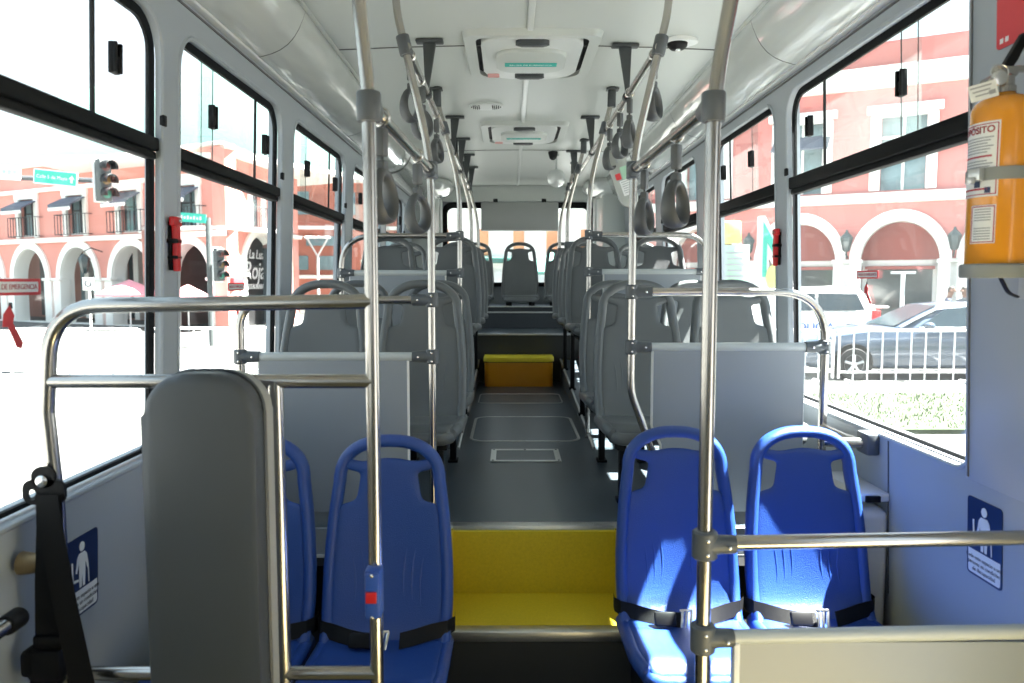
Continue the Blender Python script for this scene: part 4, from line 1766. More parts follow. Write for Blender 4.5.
def facade(root, s0, s1, ztop, arches, wins, zc, body='pink', deep=.55):
    """Arcaded plaster front in the root's frame: x along it, y into the building."""
    holes = [arch_pts(c, w, zs, GZ - .2) for (c, w, zs) in arches]
    holes = [[(x, max(z, GZ + .0)) for (x, z) in h] for h in holes]
    holes += [rr(c - w, z0, c + w, z1, .001, 1) for (c, w, z0, z1) in wins]
    b = MB()
    b.plate([(s0, GZ - .12), (s1, GZ - .12), (s1, ztop), (s0, ztop)], holes, deep, local_xz(deep / 2))
    b.build('facade_wall', body, root, True)
    for (c, w, zs) in arches:
        b = MB()
        b.plate(arch_pts(c, w + .30, zs, GZ), [[(x, z + (.0 if z > GZ + .01 else -.05)) for (x, z) in arch_pts(c, w, zs, GZ + .02)]], .12, local_xz(-.04))
        b.box((c - w - .20, .12, (zs + GZ) / 2), (.52, .5, zs - GZ), .01)
        b.box((c + w + .20, .12, (zs + GZ) / 2), (.52, .5, zs - GZ), .01)
        b.box((c - w - .20, -.02, zs), (.60, .4, .12), .02)
        b.box((c + w + .20, -.02, zs), (.60, .4, .12), .02)
        b.plate(arch_pts(c, w + .012, zs, GZ), [[(x, z + (.0 if z > GZ + .01 else -.05)) for (x, z) in arch_pts(c, w - .015, zs, GZ + .02)]], deep + .04, local_xz(deep / 2))
        b.build('arch_surround', 'stucco', root, True)
    for (z, h, out) in zc:
        b = MB()
        b.box(((s0 + s1) / 2, -.03, z), (s1 - s0, .2 + out, h), .02)
        b.box(((s0 + s1) / 2, -.03, z + h / 2 - .03), (s1 - s0, .3 + out, .07), .01)
        b.build('cornice', 'stucco', root, True)
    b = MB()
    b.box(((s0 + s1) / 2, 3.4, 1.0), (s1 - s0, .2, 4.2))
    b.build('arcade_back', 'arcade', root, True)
    b = MB()
    b.box(((s0 + s1) / 2, 1.8, 3.0), (s1 - s0, 3.4, .15))
    b.build('arcade_ceiling', 'stucco', root, True)
    b = MB()
    b.box(((s0 + s1) / 2, deep + 4., ztop - .35), (s1 - s0, 8.0, .2))
    b.build('roof', 'stucco', root, True)


def french_window(root, c, w, z0, z1, awn=True):
    b = MB()
    for sg in (-1, 1):
        b.box((c + sg * (w + .13), -.03, (z0 + z1) / 2), (.26, .16, z1 - z0 + .1), .01)
    b.box((c, -.03, z1 + .14), (2 * w + .6, .18, .30), .01)
    f = b.build('window_surround', 'stucco', root, True)
    b = MB()
    b.box((c, .25, (z0 + z1) / 2), (2 * w, .06, z1 - z0))
    b.build('window_glass', 'win_teal', root, True)
    b = MB()
    for x in (-w + .03, 0, w - .03):
        b.box((c + x, .2, (z0 + z1) / 2), (.07, .06, z1 - z0))
    b.box((c, .2, z0 + .62 * (z1 - z0)), (2 * w, .06, .06))
    b.build('window_bars', 'iron', root, True)
    b = MB()
    for k in range(11):
        x = c - w - .5 + k * (2 * w + 1.) / 10
        b.box((x, -.32, z0 + .45), (.025, .025, .9))
    for z in (z0 + .02, z0 + .88):
        b.box((c, -.32, z), (2 * w + 1.0, .03, .03))
        for sg in (-1, 1):
            b.box((c + sg * (w + .5), -.16, z), (.03, .34, .03))
    b.build('balcony_railing', 'iron', root, True)
    if awn:
        b = MB()
        b.prism([(.0, z1 - .05), (.0, z1 - .10), (-.75, z1 - .52), (-.78, z1 - .46)], lambda a, cc, d: (c + d, a, cc), -w - .22, w + .22)
        b.prism([(-.76, z1 - .46), (-.76, z1 - .66), (-.74, z1 - .66), (-.74, z1 - .46)], lambda a, cc, d: (c + d, a, cc), -w - .22, w + .22)
        aw = b.build('awning', 'awning', root, True)
        b = MB()
        for k in range(9):
            x = c - w - .2 + (k + .5) * (2 * w + .4) / 9
            b.lathe([(.085, -.77), (.085, -.785)], (x, 0, z1 - .66), 'y', n=10)
        b.build('awning_fringe', 'stucco', aw, True)


# --- the corner building on the left
ANG = math.atan2(-.474, .88)
root = thing('arcade_building', 'pink arcaded corner building with dark awnings, across the street on the left', 'building', (-11.0, 29.5, 0), ANG)
CL = [-20.2, -16.6, -13.0, -9.35, -5.68, -2.18]
WZ = (2.98, 4.72)
facade(root, -24, 0, 6.2, [(c, 1.27, 1.02) for c in CL], [(c, .60, *WZ) for c in CL], [(2.78, .20, .1), (5.05, .16, .05), (6.18, .10, .1)])
for c in CL:
    french_window(root, c, .60, *WZ)
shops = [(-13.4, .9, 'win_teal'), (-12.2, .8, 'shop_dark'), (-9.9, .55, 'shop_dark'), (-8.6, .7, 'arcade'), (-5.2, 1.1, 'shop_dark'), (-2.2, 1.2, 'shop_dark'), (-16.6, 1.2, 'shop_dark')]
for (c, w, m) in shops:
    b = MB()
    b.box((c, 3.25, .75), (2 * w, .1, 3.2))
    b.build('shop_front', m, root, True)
b = MB()
for c in (-13.1, -9.3, -10.5):
    b.box((c, 2.9, .9), (.35, .3, 3.6))
b.build('inner_column', 'stucco', root, True)
for (body, c, z, sz) in (('M', -11.75, 1.1, .55), ('Ma', -13.55, 1.0, .5), ('Acapulc', -5.35, .75, .55), ('Rio', -5.5, 1.22, .4)):
    link('lettering', text_mesh(body, sz, .02), 'white', root, True, Matrix.Translation((c, 3.0 if z > 1 and c < -6 else 1.35, z)) @ Matrix.Rotation(PI / 2, 4, 'X'))
b = MB()
b.prism(ellipse(-5.25, .85, .95, .75), local_xz(1.45), -.05, .05)
b.build('round_sign', 'shop_dark', root, True)
# lanterns on brackets between the arches
for c in (-7.55,):
    b = MB()
    b.tube([(c + .0, -.05, 2.2), (c - .1, -.5, 2.35), (c - .12, -.8, 2.2)], .025, 6)
    f = b.build('lantern_bracket', 'iron', root, True)
    b = MB()
    b.lathe([(.02, .35), (.22, .18), (.24, .12), (.13, -.42), (.05, -.5)], (c - .12, -.8, 1.75), n=6)
    b.build('lantern', 'lantern_glass', f, True)

# the side wing running back along the street
ANGB = math.atan2(.99, .12)
wing = thing('side_wing', 'sunlit pink side wing with a single dark arched restaurant entrance, left side street', 'building', (-11.0, 29.5, 0), ANGB)
# its x runs away from the viewer; the street side is local -y
facade(wing, 0.02, 7.0, 6.1, [(2.77, 1.45, 1.2)], [(2.6, .5, 3.1, 4.9)], [(3.0, .16, .1), (6.05, .12, .1)], 'pink')
french_window(wing, 2.6, .5, 3.1, 4.9, False)
b = MB()
b.box((2.77, .24, .9), (2.9, .06, 3.9))
b.build('entrance', 'sign_black', wing, True)
for (body, c, z, sz) in (('La Luz', 2.9, 2.05, .55), ('Roja', 2.7, 1.35, 1.05), ('RESTAURANTE', 2.8, .70, .30)):
    link('lettering', text_mesh(body, sz, .02, shear=.25 if sz > .4 else 0), 'white', wing, True, Matrix.Translation((c, .18, z)) @ Matrix.Rotation(PI / 2, 4, 'X'))
b = MB()
b.box((.55, -.1, .9), (.9, .2, .35), .02)
b.build('notice', 'red_sign', wing, True)
far = thing('salmon_building', 'salmon building with dark shop bands farther down the left street', 'building', (-18.0, 43.0, 0), math.atan2(.15, 1))
b = MB()
b.box((8, 3.5, 2.9), (16, 7, 7.8))
b.build('wall', 'salmon', far, True)
b = MB()
b.box((8, -.1, 4.0), (16, .4, .2))
b.box((8, -.1, 1.2), (16, .4, .2))
b.box((8, -.1, 6.7), (16, .5, .25))
b.build('cornice', 'stucco', far, True)
for (x, w, z, h) in ((4.4, 1.4, 3.25, .55), (7.6, 1.3, 3.25, .55), (5.2, 1.2, 2.0, .8), (7.8, .9, 2.0, .8), (12, 2.0, 3.25, .5), (12, 1.6, 2.0, .8)):
    b = MB()
    b.box((x, -.06, z), (2 * w, .16, h))
    b.build('shop_sign', 'win_teal', far, True)
for x in (3.5, 6.0, 8.6, 12):
    b = MB()
    b.box((x, -.03, 5.4), (1.0, .1, 1.3))
    b.build('window_glass', 'win_teal', far, True)
b = MB()
b.box((8, -.1, -.6), (16, .3, .7))
b.build('plinth', 'stucco', far, True)

# --- the building on the right
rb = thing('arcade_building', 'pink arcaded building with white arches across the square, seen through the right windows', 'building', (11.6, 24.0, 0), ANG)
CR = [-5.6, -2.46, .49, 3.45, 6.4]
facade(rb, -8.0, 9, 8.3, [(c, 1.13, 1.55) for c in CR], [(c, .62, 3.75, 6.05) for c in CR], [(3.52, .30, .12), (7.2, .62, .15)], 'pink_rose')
for c in CR:
    b = MB()
    for sg in (-1, 1):
        b.box((c + sg * .78, -.03, 4.9), (.30, .16, 2.3), .01)
    b.box((c, -.06, 6.22), (2.1, .24, .26), .03)
    b.box((c, -.03, 6.05), (1.8, .18, .14), .02)
    f = b.build('window_surround', 'stucco', rb, True)
    b = MB()
    b.box((c, .25, 4.9), (1.24, .06, 2.3))
    b.build('window_glass', 'win_teal', rb, True)
    b = MB()
    b.box((c, .2, 4.9), (.08, .06, 2.3))
    b.box((c, .2, 5.4), (1.24, .06, .08))
    b.build('window_bars', 'stucco', rb, True)
b = MB()
for c in (-2.46,):
    b.prism([(0, 5.6), (0, 5.55), (-.8, 5.05), (-.83, 5.10)], lambda a, cc, d: (c + d, a, cc), -.85, .85)
b.build('awning', 'awning', rb, True)
for c in CR:
    b = MB()
    b.box((c, 1.2, 2.3), (2.3, .06, 1.5))
    b.build('arch_tympanum', 'pink_deep', rb, True)
    b = MB()
    b.box((c, 1.15, 1.52), (2.4, .2, .18))
    b.box((c - 1.02, 1.15, .3), (.14, .2, 2.6))
    b.box((c + 1.02, 1.15, .3), (.14, .2, 2.6))
    b.build('shop_frame', 'stucco', rb, True)
    b = MB()
    b.box((c, 1.25, .3), (2.2, .05, 2.5))
    b.build('shop_glass', 'shop_glass', rb, True)
    b = MB()
    b.box((c, .95, 1.36), (2.0, .4, .10))
    b.build('shop_awning', 'pink_deep', rb, True)
for c in (-1.0, 1.95, -4.0):
    b = MB()
    b.tube([(c, -.02, 1.7), (c, -.35, 1.75), (c, -.40, 1.9)], .03, 6)
    f = b.build('lantern_bracket', 'iron', rb, True)
    b = MB()
    b.lathe([(.03, .52), (.05, .44), (.18, .30), (.19, .26), (.11, -.12), (.06, -.17)], (c, -.42, 2.02), n=6)
    b.build('lantern', 'lantern_glass', f, True)

# --- the building behind the bus
bb = thing('rear_building', 'pale building with brown doors seen through the rear window', 'building', (0, 30, 0))
b = MB()
b.box((0, 33, 2.6), (9, 6, 7.2))
b.build('wall', 'stucco', bb)
for x in (-4.2, -2.7, -1.15, .25, 1.55, 2.9):
    b = MB()
    b.box((x, 29.95, 2.45), (.42, .16, 1.0), .02)
    b.build('door', 'brick_orange', bb)
b = MB()
b.box((-.6, 29.7, 1.75), (1.9, .6, .22), .03)
b.build('shop_awning', 'awning_teal', bb)
b = MB()
b.box((0, 29.92, .55), (8.6, .1, 1.6))
b.build('shop_front', 'rail_grey', bb)
b = MB()
b.box((0, 29.9, 3.7), (9, .4, .3))
b.build('cornice', 'stucco', bb)
b = MB()
b.box((-2.6, 29.95, 4.6), (3.6, .1, 1.4))
b.build('upper_band', 'pink', bb)

# hills beyond the roofs
b = MB()
prof = [(-190, 30), (-160, 46), (-130, 60), (-105, 58), (-88, 74), (-70, 66), (-52, 52), (-36, 44), (-20, 30), (10, 20)]
rows = []
for k, (x, z) in enumerate(prof):
    rows.append([(x, 190, -2), (x, 200, z * .5), (x + 3, 215, z * .85), (x + 5, 235, z), (x + 8, 270, -2)])
b.grid(rows)
struct(b.build('hills', 'hill', normals=False))


# --- street furniture on the left
def traffic_light(label, x, y, z, ang, h=.86):
    t = thing('traffic_light', label, 'traffic light', (x, y, z), ang, 'traffic lights')
    b = MB()
    b.box((0, .03, 0), (.31, .02, h * 1.05), .01)
    b.build('backplate', 'white', t, True)
    b = MB()
    b.box((0, -.08, 0), (.26, .20, h), .03)
    b.build('housing', 'signal_grey', t, True)
    for k, m in enumerate(('lens_red', 'lens_amber', 'lens_green')):
        zz = h * .32 - k * h * .32
        b = MB()
        b.lathe([(.10, -.17), (.09, -.19), (.04, -.20)], (0, 0, zz), 'y', n=16)
        l = b.build('lens', m, t, True)
        b = MB()
        rows = []
        for j in range(9):
            a = -.35 + (PI + .7) * j / 8
            rows.append([(.125 * math.cos(a), -.17, zz + .125 * math.sin(a)), (.125 * math.cos(a), -.40, zz + .125 * math.sin(a) - .02)])
        b.grid(rows)
        me = baked(b.mesh(normals=False), [('SOLIDIFY', dict(thickness=.012))])
        link('visor', me, 'black', l, True)
    return t


tl = traffic_light('hanging traffic light on an overhead arm, upper part of the first left window', -8.57, 16.0, 3.0, 1.05)
t = thing('signal_mast', 'dark horizontal signal arm carrying the green street sign on the left', 'pole', (-9.6, 16.05, 3.1))
b = MB()
b.tube([(-13.5, 16.1, 3.17), (-8.8, 16.1, 3.02)], .05, 8)
b.tube([(-13.5, 16.1, 3.25), (-13.5, 16.1, GZ)], .09, 10)
b.build('arm', 'iron', t)
t = thing('street_sign', 'green street name sign with white lettering and an arrow, left of the traffic light', 'sign', (-9.48, 15.95, 3.04))
mw = frame_m((-9.48, 15.95, 3.05), (.995, 0, -.10), (.10, 0, .995))
b = MB()
b.prism(rr(-.45, -.15, .45, .15, .02), XYZ, -.012, .012)
link('plate', b.mesh(), 'white', t, False, mw)
b = MB()
b.prism(rr(-.43, -.13, .43, .13, .015), XYZ, .0, .016)
link('field', b.mesh(), 'sign_green', t, False, mw)
lettering('Calle 5 de Mayo', .098, 'white', t, mw @ Matrix.Translation((-.07, .0, .019)))
b = MB()
b.prism([(.28, 0), (.34, .07), (.40, 0), (.36, 0), (.36, -.08), (.32, -.08), (.32, 0)], XYZ, .0, .02)
link('arrow', b.mesh(), 'white', t, False, mw)
t = thing('street_sign', 'white street name sign with pale lettering at the far left edge', 'sign', (-10.6, 15.95, 3.15))
mw = frame_m((-10.62, 15.95, 3.17), (.995, 0, -.06), (.06, 0, .995))
b = MB()
b.prism(rr(-.42, -.15, .42, .15, .02), XYZ, -.012, .012)
link('plate', b.mesh(), 'white', t, False, mw)
b = MB()
for k in range(6):
    b.box((-.24 + k * .11, .01 * (k % 2), .014), (.07, .10 - .03 * (k % 2), .006))
link('pale_print', b.mesh(), 'poster_green', t, False, mw)

traffic_light('traffic light on the street pole, seen in the second left window', -8.5, 22.0, 1.40, .9, .95)
t = thing('signal_pole', 'grey street pole with a small green sign on top, second left window', 'pole', (-8.78, 22.05, GZ))
b = MB()
b.tube([(-8.78, 22.1, GZ), (-8.78, 22.1, 2.75)], .075, 10)
b.tube([(-8.78, 22.1, 1.4), (-8.5, 22.1, 1.4)], .03, 8)
b.build('pole', 'signal_grey', t)
t = thing('street_sign', 'small green street sign on the street pole in the second left window', 'sign', (-9.25, 22.0, 2.72))
mw = frame_m((-9.22, 22.0, 2.74), (.995, 0, -.08), (.08, 0, .995))
b = MB()
b.prism(rr(-.42, -.13, .42, .13, .02), XYZ, -.012, .012)
link('plate', b.mesh(), 'sign_green', t, False, mw)
b = MB()
for k in range(7):
    b.box((-.27 + k * .09, -.01 * (k % 2), .015), (.05, .10 - .03 * (k % 2), .006))
link('white_print', b.mesh(), 'white', t, False, mw)

t = thing('road_sign', 'small white road sign on a thin post before the arches', 'sign', (-15.5, 28, GZ))
b = MB()
b.tube([(-15.53, 28, GZ), (-15.53, 28, .8)], .04, 8)
b.build('post', 'white', t)
b = MB()
b.box((-15.53, 27.95, .83), (.42, .03, .46), .01)
f = b.build('plate', 'white', t)
b = MB()
b.tube([(-15.53 + .11 * math.cos(2 * PI * k / 16), 27.93, .85 + .11 * math.sin(2 * PI * k / 16)) for k in range(16)], .018, 6, True)
b.build('symbol', 'ink', f)

t = thing('street_lamp', 'white Y-shaped street lamp in the third left window', 'street lamp', (-10.15, 40, GZ))
b = MB()
b.tube([(-10.15, 40, GZ), (-10.15, 40, 2.3)], .07, 8)
b.tube([(-10.15, 40, 2.25), (-10.7, 40, 3.2)], .05, 8)
b.tube([(-10.15, 40, 2.25), (-9.6, 40, 3.2)], .05, 8)
b.build('post', 'white', t)
b = MB()
b.tube([(-10.8, 40, 3.22), (-9.5, 40, 3.22)], .06, 8)
b.build('crosspiece', 'white', t)


def parasol(label, x, y, z, r):
    t = thing('parasol', label, 'parasol', (x, y, GZ), 0, 'pink cafe parasols')
    b = MB()
    b.lathe([(.02, .55), (r * .5, .30), (r, .0), (r * .99, -.10), (r * .96, -.10), (r * .5, .26)], (0, 0, z - GZ), n=8)
    b.build('canopy', 'parasol', t, True)
    b = MB()
    b.tube([(0, 0, 0), (0, 0, z - GZ + .5)], .03, 8)
    b.build('pole', 'white', t, True)


parasol('pink cafe parasol before the third arch on the left', -15.0, 29.9, .45, 1.25)
parasol('pink cafe parasol before the fourth arch on the left, beside the street pole', -12.3, 28.9, .25, 1.05)


# --- barriers
def barrier(label, x0, x1, y, group, h=.98, ang=0.):
    t = thing('crowd_barrier', label, 'barrier', (x0, y, GZ), ang, group)
    L = x1 - x0
    b = MB()
    b.tube(fillet([(0, 0, .10), (0, 0, h), (L, 0, h), (L, 0, .10)], .10, 5), .024, 8)
    b.tube([(0, 0, .22), (L, 0, .22)], .020, 8)
    b.build('frame', 'white', t, True)
    n = max(3, round(L / .263))
    b = MB()
    for k in range(1, n):
        b.tube([(k * L / n, 0, .04), (k * L / n, 0, h)], .014, 6)
    b.build('bars', 'white', t, True)
    b = MB()
    for x in (.25, L - .25):
        b.box((x, 0, .03), (.05, .5, .05))
    b.build('feet', 'white', t, True)


BG = 'white crowd barriers on the right'
barrier('white crowd barrier in front of the dark car, in the first right window', 5.92, 8.55, 13.8, BG)
barrier('white crowd barrier at the far right, its end behind the extinguisher', 8.62, 11.2, 13.8, BG)
barrier('white crowd barrier left of the dark car, behind the curved rail', 3.25, 5.85, 13.9, BG)
LG = 'white crowd barriers on the left'
for i, (x, y, nm) in enumerate(((-9.3, 14.0, 'nearer the left edge'), (-6.8, 14.2, 'crossing the left window pillar'), (-4.3, 14.4, 'in the second left window'), (-11.8, 13.8, 'cut by the left picture edge'))):
    barrier('white crowd barrier on the bright left pavement, %s' % nm, x, x + 2.4, y, LG, 1.0)


# --- vehicles
def wheel(t, x, y, z, r, side):
    b = MB()
    prof = [(r * .62, -.09), (r * .95, -.10), (r, -.06), (r, .06), (r * .95, .10), (r * .62, .09)]
    b.lathe(prof, (x, y, z), 'y', n=28)
    w = b.build('tyre', 'tyre', t)
    b = MB()
    b.lathe([(r * .63, side * .06), (r * .60, side * .095), (r * .56, side * .07), (.0, side * .05)], (x, y, z), 'y', n=28, caps=False)
    for k in range(5):
        a = 2 * PI * k / 5 + .3
        p0 = Vector((x, y + side * .085, z))
        p1 = p0 + Vector((math.cos(a), 0, math.sin(a))) * r * .60
        b.tube([p0, p1], r * .085, 6)
    b.lathe([(r * .16, side * .08), (r * .14, side * .11), (.01, side * .115)], (x, y, z), 'y', n=12)
    b.build('rim', 'rim', w)


def loft_body(sections):
    """sections: list of (x, half width at bottom, z bottom, half width at belt, z belt, z top, half width top, y centre)."""
    b = MB()
    rings = []
    for (x, wb, zb, wm, zm, wt, zt, yc) in sections:
        rings.append([(x, yc - wb * .86, zb), (x, yc - wb, zb + .10), (x, yc - wm, zm - .10), (x, yc - wm * .97, zm), (x, yc - wt, zt - .03), (x, yc - wt * .9, zt),
                      (x, yc, zt + .012), (x, yc + wt * .9, zt), (x, yc + wt, zt - .03), (x, yc + wm * .97, zm), (x, yc + wm, zm - .10), (x, yc + wb, zb + .10), (x, yc + wb * .86, zb)])
    b.ringloft(rings)
    return b


CX0, CYC = 5.62, 15.2
t = thing('car', 'dark blue saloon car parked behind the white barrier, facing left', 'car', (CX0 + 2.2, CYC, GZ))
W = .88
zz = GZ
S = []
for (x, hb, zb, zt) in ((0, .62, .28, .62), (.08, .74, .22, .74), (.35, .82, .20, .84), (.9, .86, .20, .92), (1.45, .88, .20, .98), (2.4, .88, .20, 1.02), (3.4, .88, .20, 1.03), (4.2, .87, .22, 1.03), (4.75, .80, .26, 1.00), (4.95, .70, .32, .90)):
    S.append((CX0 + x, hb * .98, zz + zb, hb, zz + zt - .16, hb * .93, zz + zt, CYC))
loft_body(S).build('body', 'car_blue', t, angle=50)
S = []
for (x, zt, w) in ((1.70, .98, .74), (2.2, 1.24, .70), (2.6, 1.42, .62), (3.15, 1.47, .60), (3.65, 1.44, .60), (4.15, 1.26, .66), (4.55, 1.02, .72)):
    S.append((CX0 + x, .80, zz + .9, .80, zz + .98, w, zz + zt, CYC))
loft_body(S).build('roof', 'car_blue', t, angle=50)
b = MB()
for pts in ([(2.07, 1.02), (3.05, 1.02), (3.05, 1.38), (2.65, 1.36)], [(3.13, 1.02), (4.07, 1.02), (3.90, 1.24), (3.60, 1.37), (3.13, 1.38)]):
    b.prism([(CX0 + x, zz + z) for (x, z) in pts], lambda a, c, d: (a, CYC - .815 + (c - zz - 1.02) * .42 + d, c), -.012, .012)
b.build('side_window', 'car_glass', t)
b = MB()
b.prism([(-.56, 0), (.56, 0), (.50, .95), (-.50, .95)], lambda a, c, d: (CX0 + 1.71 + c * .86 + d * -.4, CYC + a, zz + 1.005 + c * .42 + d), .0, .014)
b.build('windscreen', 'car_glass', t)
b = MB()
b.tube([(CX0 + 2.05, CYC - .845, zz + 1.0), (CX0 + 3.09, CYC - .845, zz + 1.0), (CX0 + 4.11, CYC - .845, zz + 1.0)], .012, 6)
b.tube([(CX0 + 1.73, CYC - .76, zz + 1.01), (CX0 + 2.6, CYC - .65, zz + 1.42), (CX0 + 3.15, CYC - .63, zz + 1.465), (CX0 + 3.65, CYC - .63, zz + 1.44), (CX0 + 4.15, CYC - .69, zz + 1.25)], .02, 6)
b.build('window_trim', 'rim', t)
b = MB()
b.ellipsoid((CX0 + 2.17, CYC - .98, zz + 1.04), (.10, .09, .07))
b.build('door_mirror', 'car_blue', t)
b = MB()
b.box((CX0 + .16, CYC - .66, zz + .66), (.25, .25, .12), .04)
b.build('headlamp', 'lantern_glass', t)
for x in (.80, 3.75):
    b = MB()
    b.lathe([(.37, -.10), (.37, .10)], (CX0 + x, CYC - .80, zz + .33), 'y', n=24)
    b.build('wheel_arch', 'black', t)
    wheel(t, CX0 + x, CYC - .83, zz + .31, .31, -1)

CX1, CY1 = 5.4, 20.2
def van(label, CX1, CY1, grp=None, txt=None):
    t = thing('police_car', label, 'car', (CX1 + 2, CY1, GZ), 0, grp)
    S = []
    for (x, hb, zb, zt) in ((0, .75, .35, .85), (.1, .86, .3, 1.0), (.8, .90, .28, 1.08), (2, .92, .28, 1.12), (3.2, .92, .28, 1.12), (3.9, .88, .32, 1.08), (4.0, .82, .4, 1.0)):
        S.append((CX1 + x, hb * .98, GZ + zb, hb, GZ + zt - .2, hb * .97, GZ + zt, CY1))
    loft_body(S).build('body', 'car_white', t, angle=50)
    S = []
    for (x, zt, w) in ((1.0, 1.1, .8), (1.7, 1.6, .74), (2.2, 1.72, .72), (3.0, 1.74, .72), (3.5, 1.68, .72), (3.85, 1.2, .78)):
        S.append((CX1 + x, .86, GZ + 1.0, .86, GZ + 1.08, w, GZ + zt, CY1))
    loft_body(S).build('roof', 'car_white', t, angle=50)
    b = MB()
    for pts in ([(1.5, 1.14), (2.3, 1.14), (2.3, 1.58), (1.85, 1.56)], [(2.38, 1.14), (3.55, 1.14), (3.38, 1.56), (2.38, 1.58)]):
        b.prism([(CX1 + x, GZ + z) for (x, z) in pts], lambda a, c, d: (a, CY1 - .875 + (c - GZ - 1.12) * .24 + d, c), -.012, .012)
    b.build('side_window', 'car_glass', t)
    b = MB()
    b.box((CX1 + 3.84, CY1 - .80, GZ + 1.0), (.22, .22, .30), .04)
    b.build('tail_light', 'taillight', t)
    b = MB()
    b.box((CX1 + 3.98, CY1, GZ + 1.22), (.5, 1.5, .05), .02)
    b.build('rear_spoiler', 'car_white', t)
    for x in (.8, 3.2):
        b = MB()
        b.lathe([(.42, -.10), (.42, .10)], (CX1 + x, CY1 - .83, GZ + .40), 'y', n=24)
        b.build('wheel_arch', 'black', t)
        wheel(t, CX1 + x, CY1 - .86, GZ + .36, .36, -1)
    if txt:
        lettering(txt, .30, 'button_blue', t, frame_m((CX1 + 2.2, CY1 - .935, GZ + .72), (1, 0, 0), (0, 0, 1)), thick=.02)
    return t


van('white police car with a red tail light, parked beyond the dark car', CX1, CY1, None, 'POLICIA')
t = thing('parked_van', 'pale vehicle standing right behind the bus, low in the rear window', 'car', (.2, 16, GZ))
b = MB()
S = []
for (y, hb, zt) in ((0, .78, .95), (.12, .86, 1.05), (.9, .9, 1.2), (1.5, .9, 1.25), (4, .9, 1.25)):
    S.append((hb, zt, y))
rings = []
for (hb, zt, y) in S:
    rings.append([(.2 - hb, 16 + y, GZ + .3), (.2 - hb, 16 + y, GZ + zt - .12), (.2 - hb * .92, 16 + y, GZ + zt), (.2 + hb * .92, 16 + y, GZ + zt), (.2 + hb, 16 + y, GZ + zt - .12), (.2 + hb, 16 + y, GZ + .3)])
b.ringloft(rings)
b.build('body', 'car_white', t)
b = MB()
b.prism([(-.74, 1.22), (.74, 1.22), (.62, 1.80), (-.62, 1.80)], lambda a, c, d: (.2 + a, 17.4 + (c - 1.22) * 1.0 + d, GZ + c), -.02, .02)
b.build('windscreen', 'car_glass', t)
b = MB()
b.box((.2, 19.2, GZ + 1.5), (1.5, 2.4, .7), .12)
b.build('cabin', 'car_white', t)
t = thing('parasol', 'teal green market parasol behind the bus, right of the rear middle seat', 'parasol', (1.5, 22, GZ))
b = MB()
b.lathe([(.03, 2.75), (.5, 2.5), (1.0, 2.15), (.98, 2.08), (.5, 2.4)], (1.2, 22, GZ), n=8)
b.build('canopy', 'awning_teal', t)
b = MB()
b.tube([(1.2, 22, GZ), (1.2, 22, GZ + 2.7)], .04, 8)
b.build('pole', 'white', t)

# posters and the letter sculpture outside the second right window
t = thing('letter_sculpture', 'large green and white letter M standing outside the second right window', 'sign', (5.4, 16.5, GZ))
b = MB()
ox, oz, k_ = 5.62, .95, .62
def m_pts(r):
    return [(ox + x * k_, oz + z * k_) for (x, z) in r]
b.prism(m_pts([(-.55, 0), (-.55, 2.2), (-.40, 2.2), (0, 1.35), (.40, 2.2), (.55, 2.2), (.55, 0), (.25, 0), (.25, 1.0), (0, .55), (-.25, 1.0), (-.25, 0)]), map_xz(16.5), -.12, .12)
b.build('letter', 'white', t)
b = MB()
b.prism(m_pts([(-.47, .1), (-.47, 2.0), (0, 1.15), (.47, 2.0), (.47, .1), (.33, .1), (.33, 1.3), (0, .72), (-.33, 1.3), (-.33, .1)]), map_xz(16.37), -.02, .02)
b.build('letter_face', 'sign_green', t)
b = MB()
b.prism(ellipse(ox, oz + .05, .22, .30, 20), map_xz(16.33), -.02, .02)
b.build('painted_shield', 'poster_yellow', t)
b = MB()
b.box((ox, 16.5, (oz + GZ) / 2 - .01), (.75, .3, oz - GZ), .02)
b.build('base', 'white', t)
t = thing('poster_stand', 'pale green poster stand with yellow top outside the second right window', 'sign', (4.1, 17, GZ))
b = MB()
b.box((4.92, 17, 1.25), (.62, .1, .95), .02)
b.build('board', 'poster_green', t)
b = MB()
b.box((4.82, 16.95, 2.0), (.42, .1, .5), .08)
b.build('topper', 'poster_yellow', t)
b = MB()
for k in range(6):
    b.box((4.90, 16.93, 1.55 - k * .13), (.42 - .08 * (k % 2), .02, .05))
b.build('print_lines', 'ink_grey', t)
b = MB()
for x in (4.68, 5.15):
    b.tube([(x, 17, GZ), (x, 17, 1.2)], .03, 6)
b.build('leg', 'white', t)
t = thing('street_post', 'pale T-shaped post before the shop in the first right window', 'post', (9.2, 18.0, GZ))
b = MB()
b.tube([(9.2, 18, GZ), (9.2, 18, 1.1)], .05, 8)
b.build('post', 'rail_grey', t)
b = MB()
b.box((9.2, 18, 1.12), (.58, .05, .05), .01)
b.build('crosspiece', 'rail_grey', t)


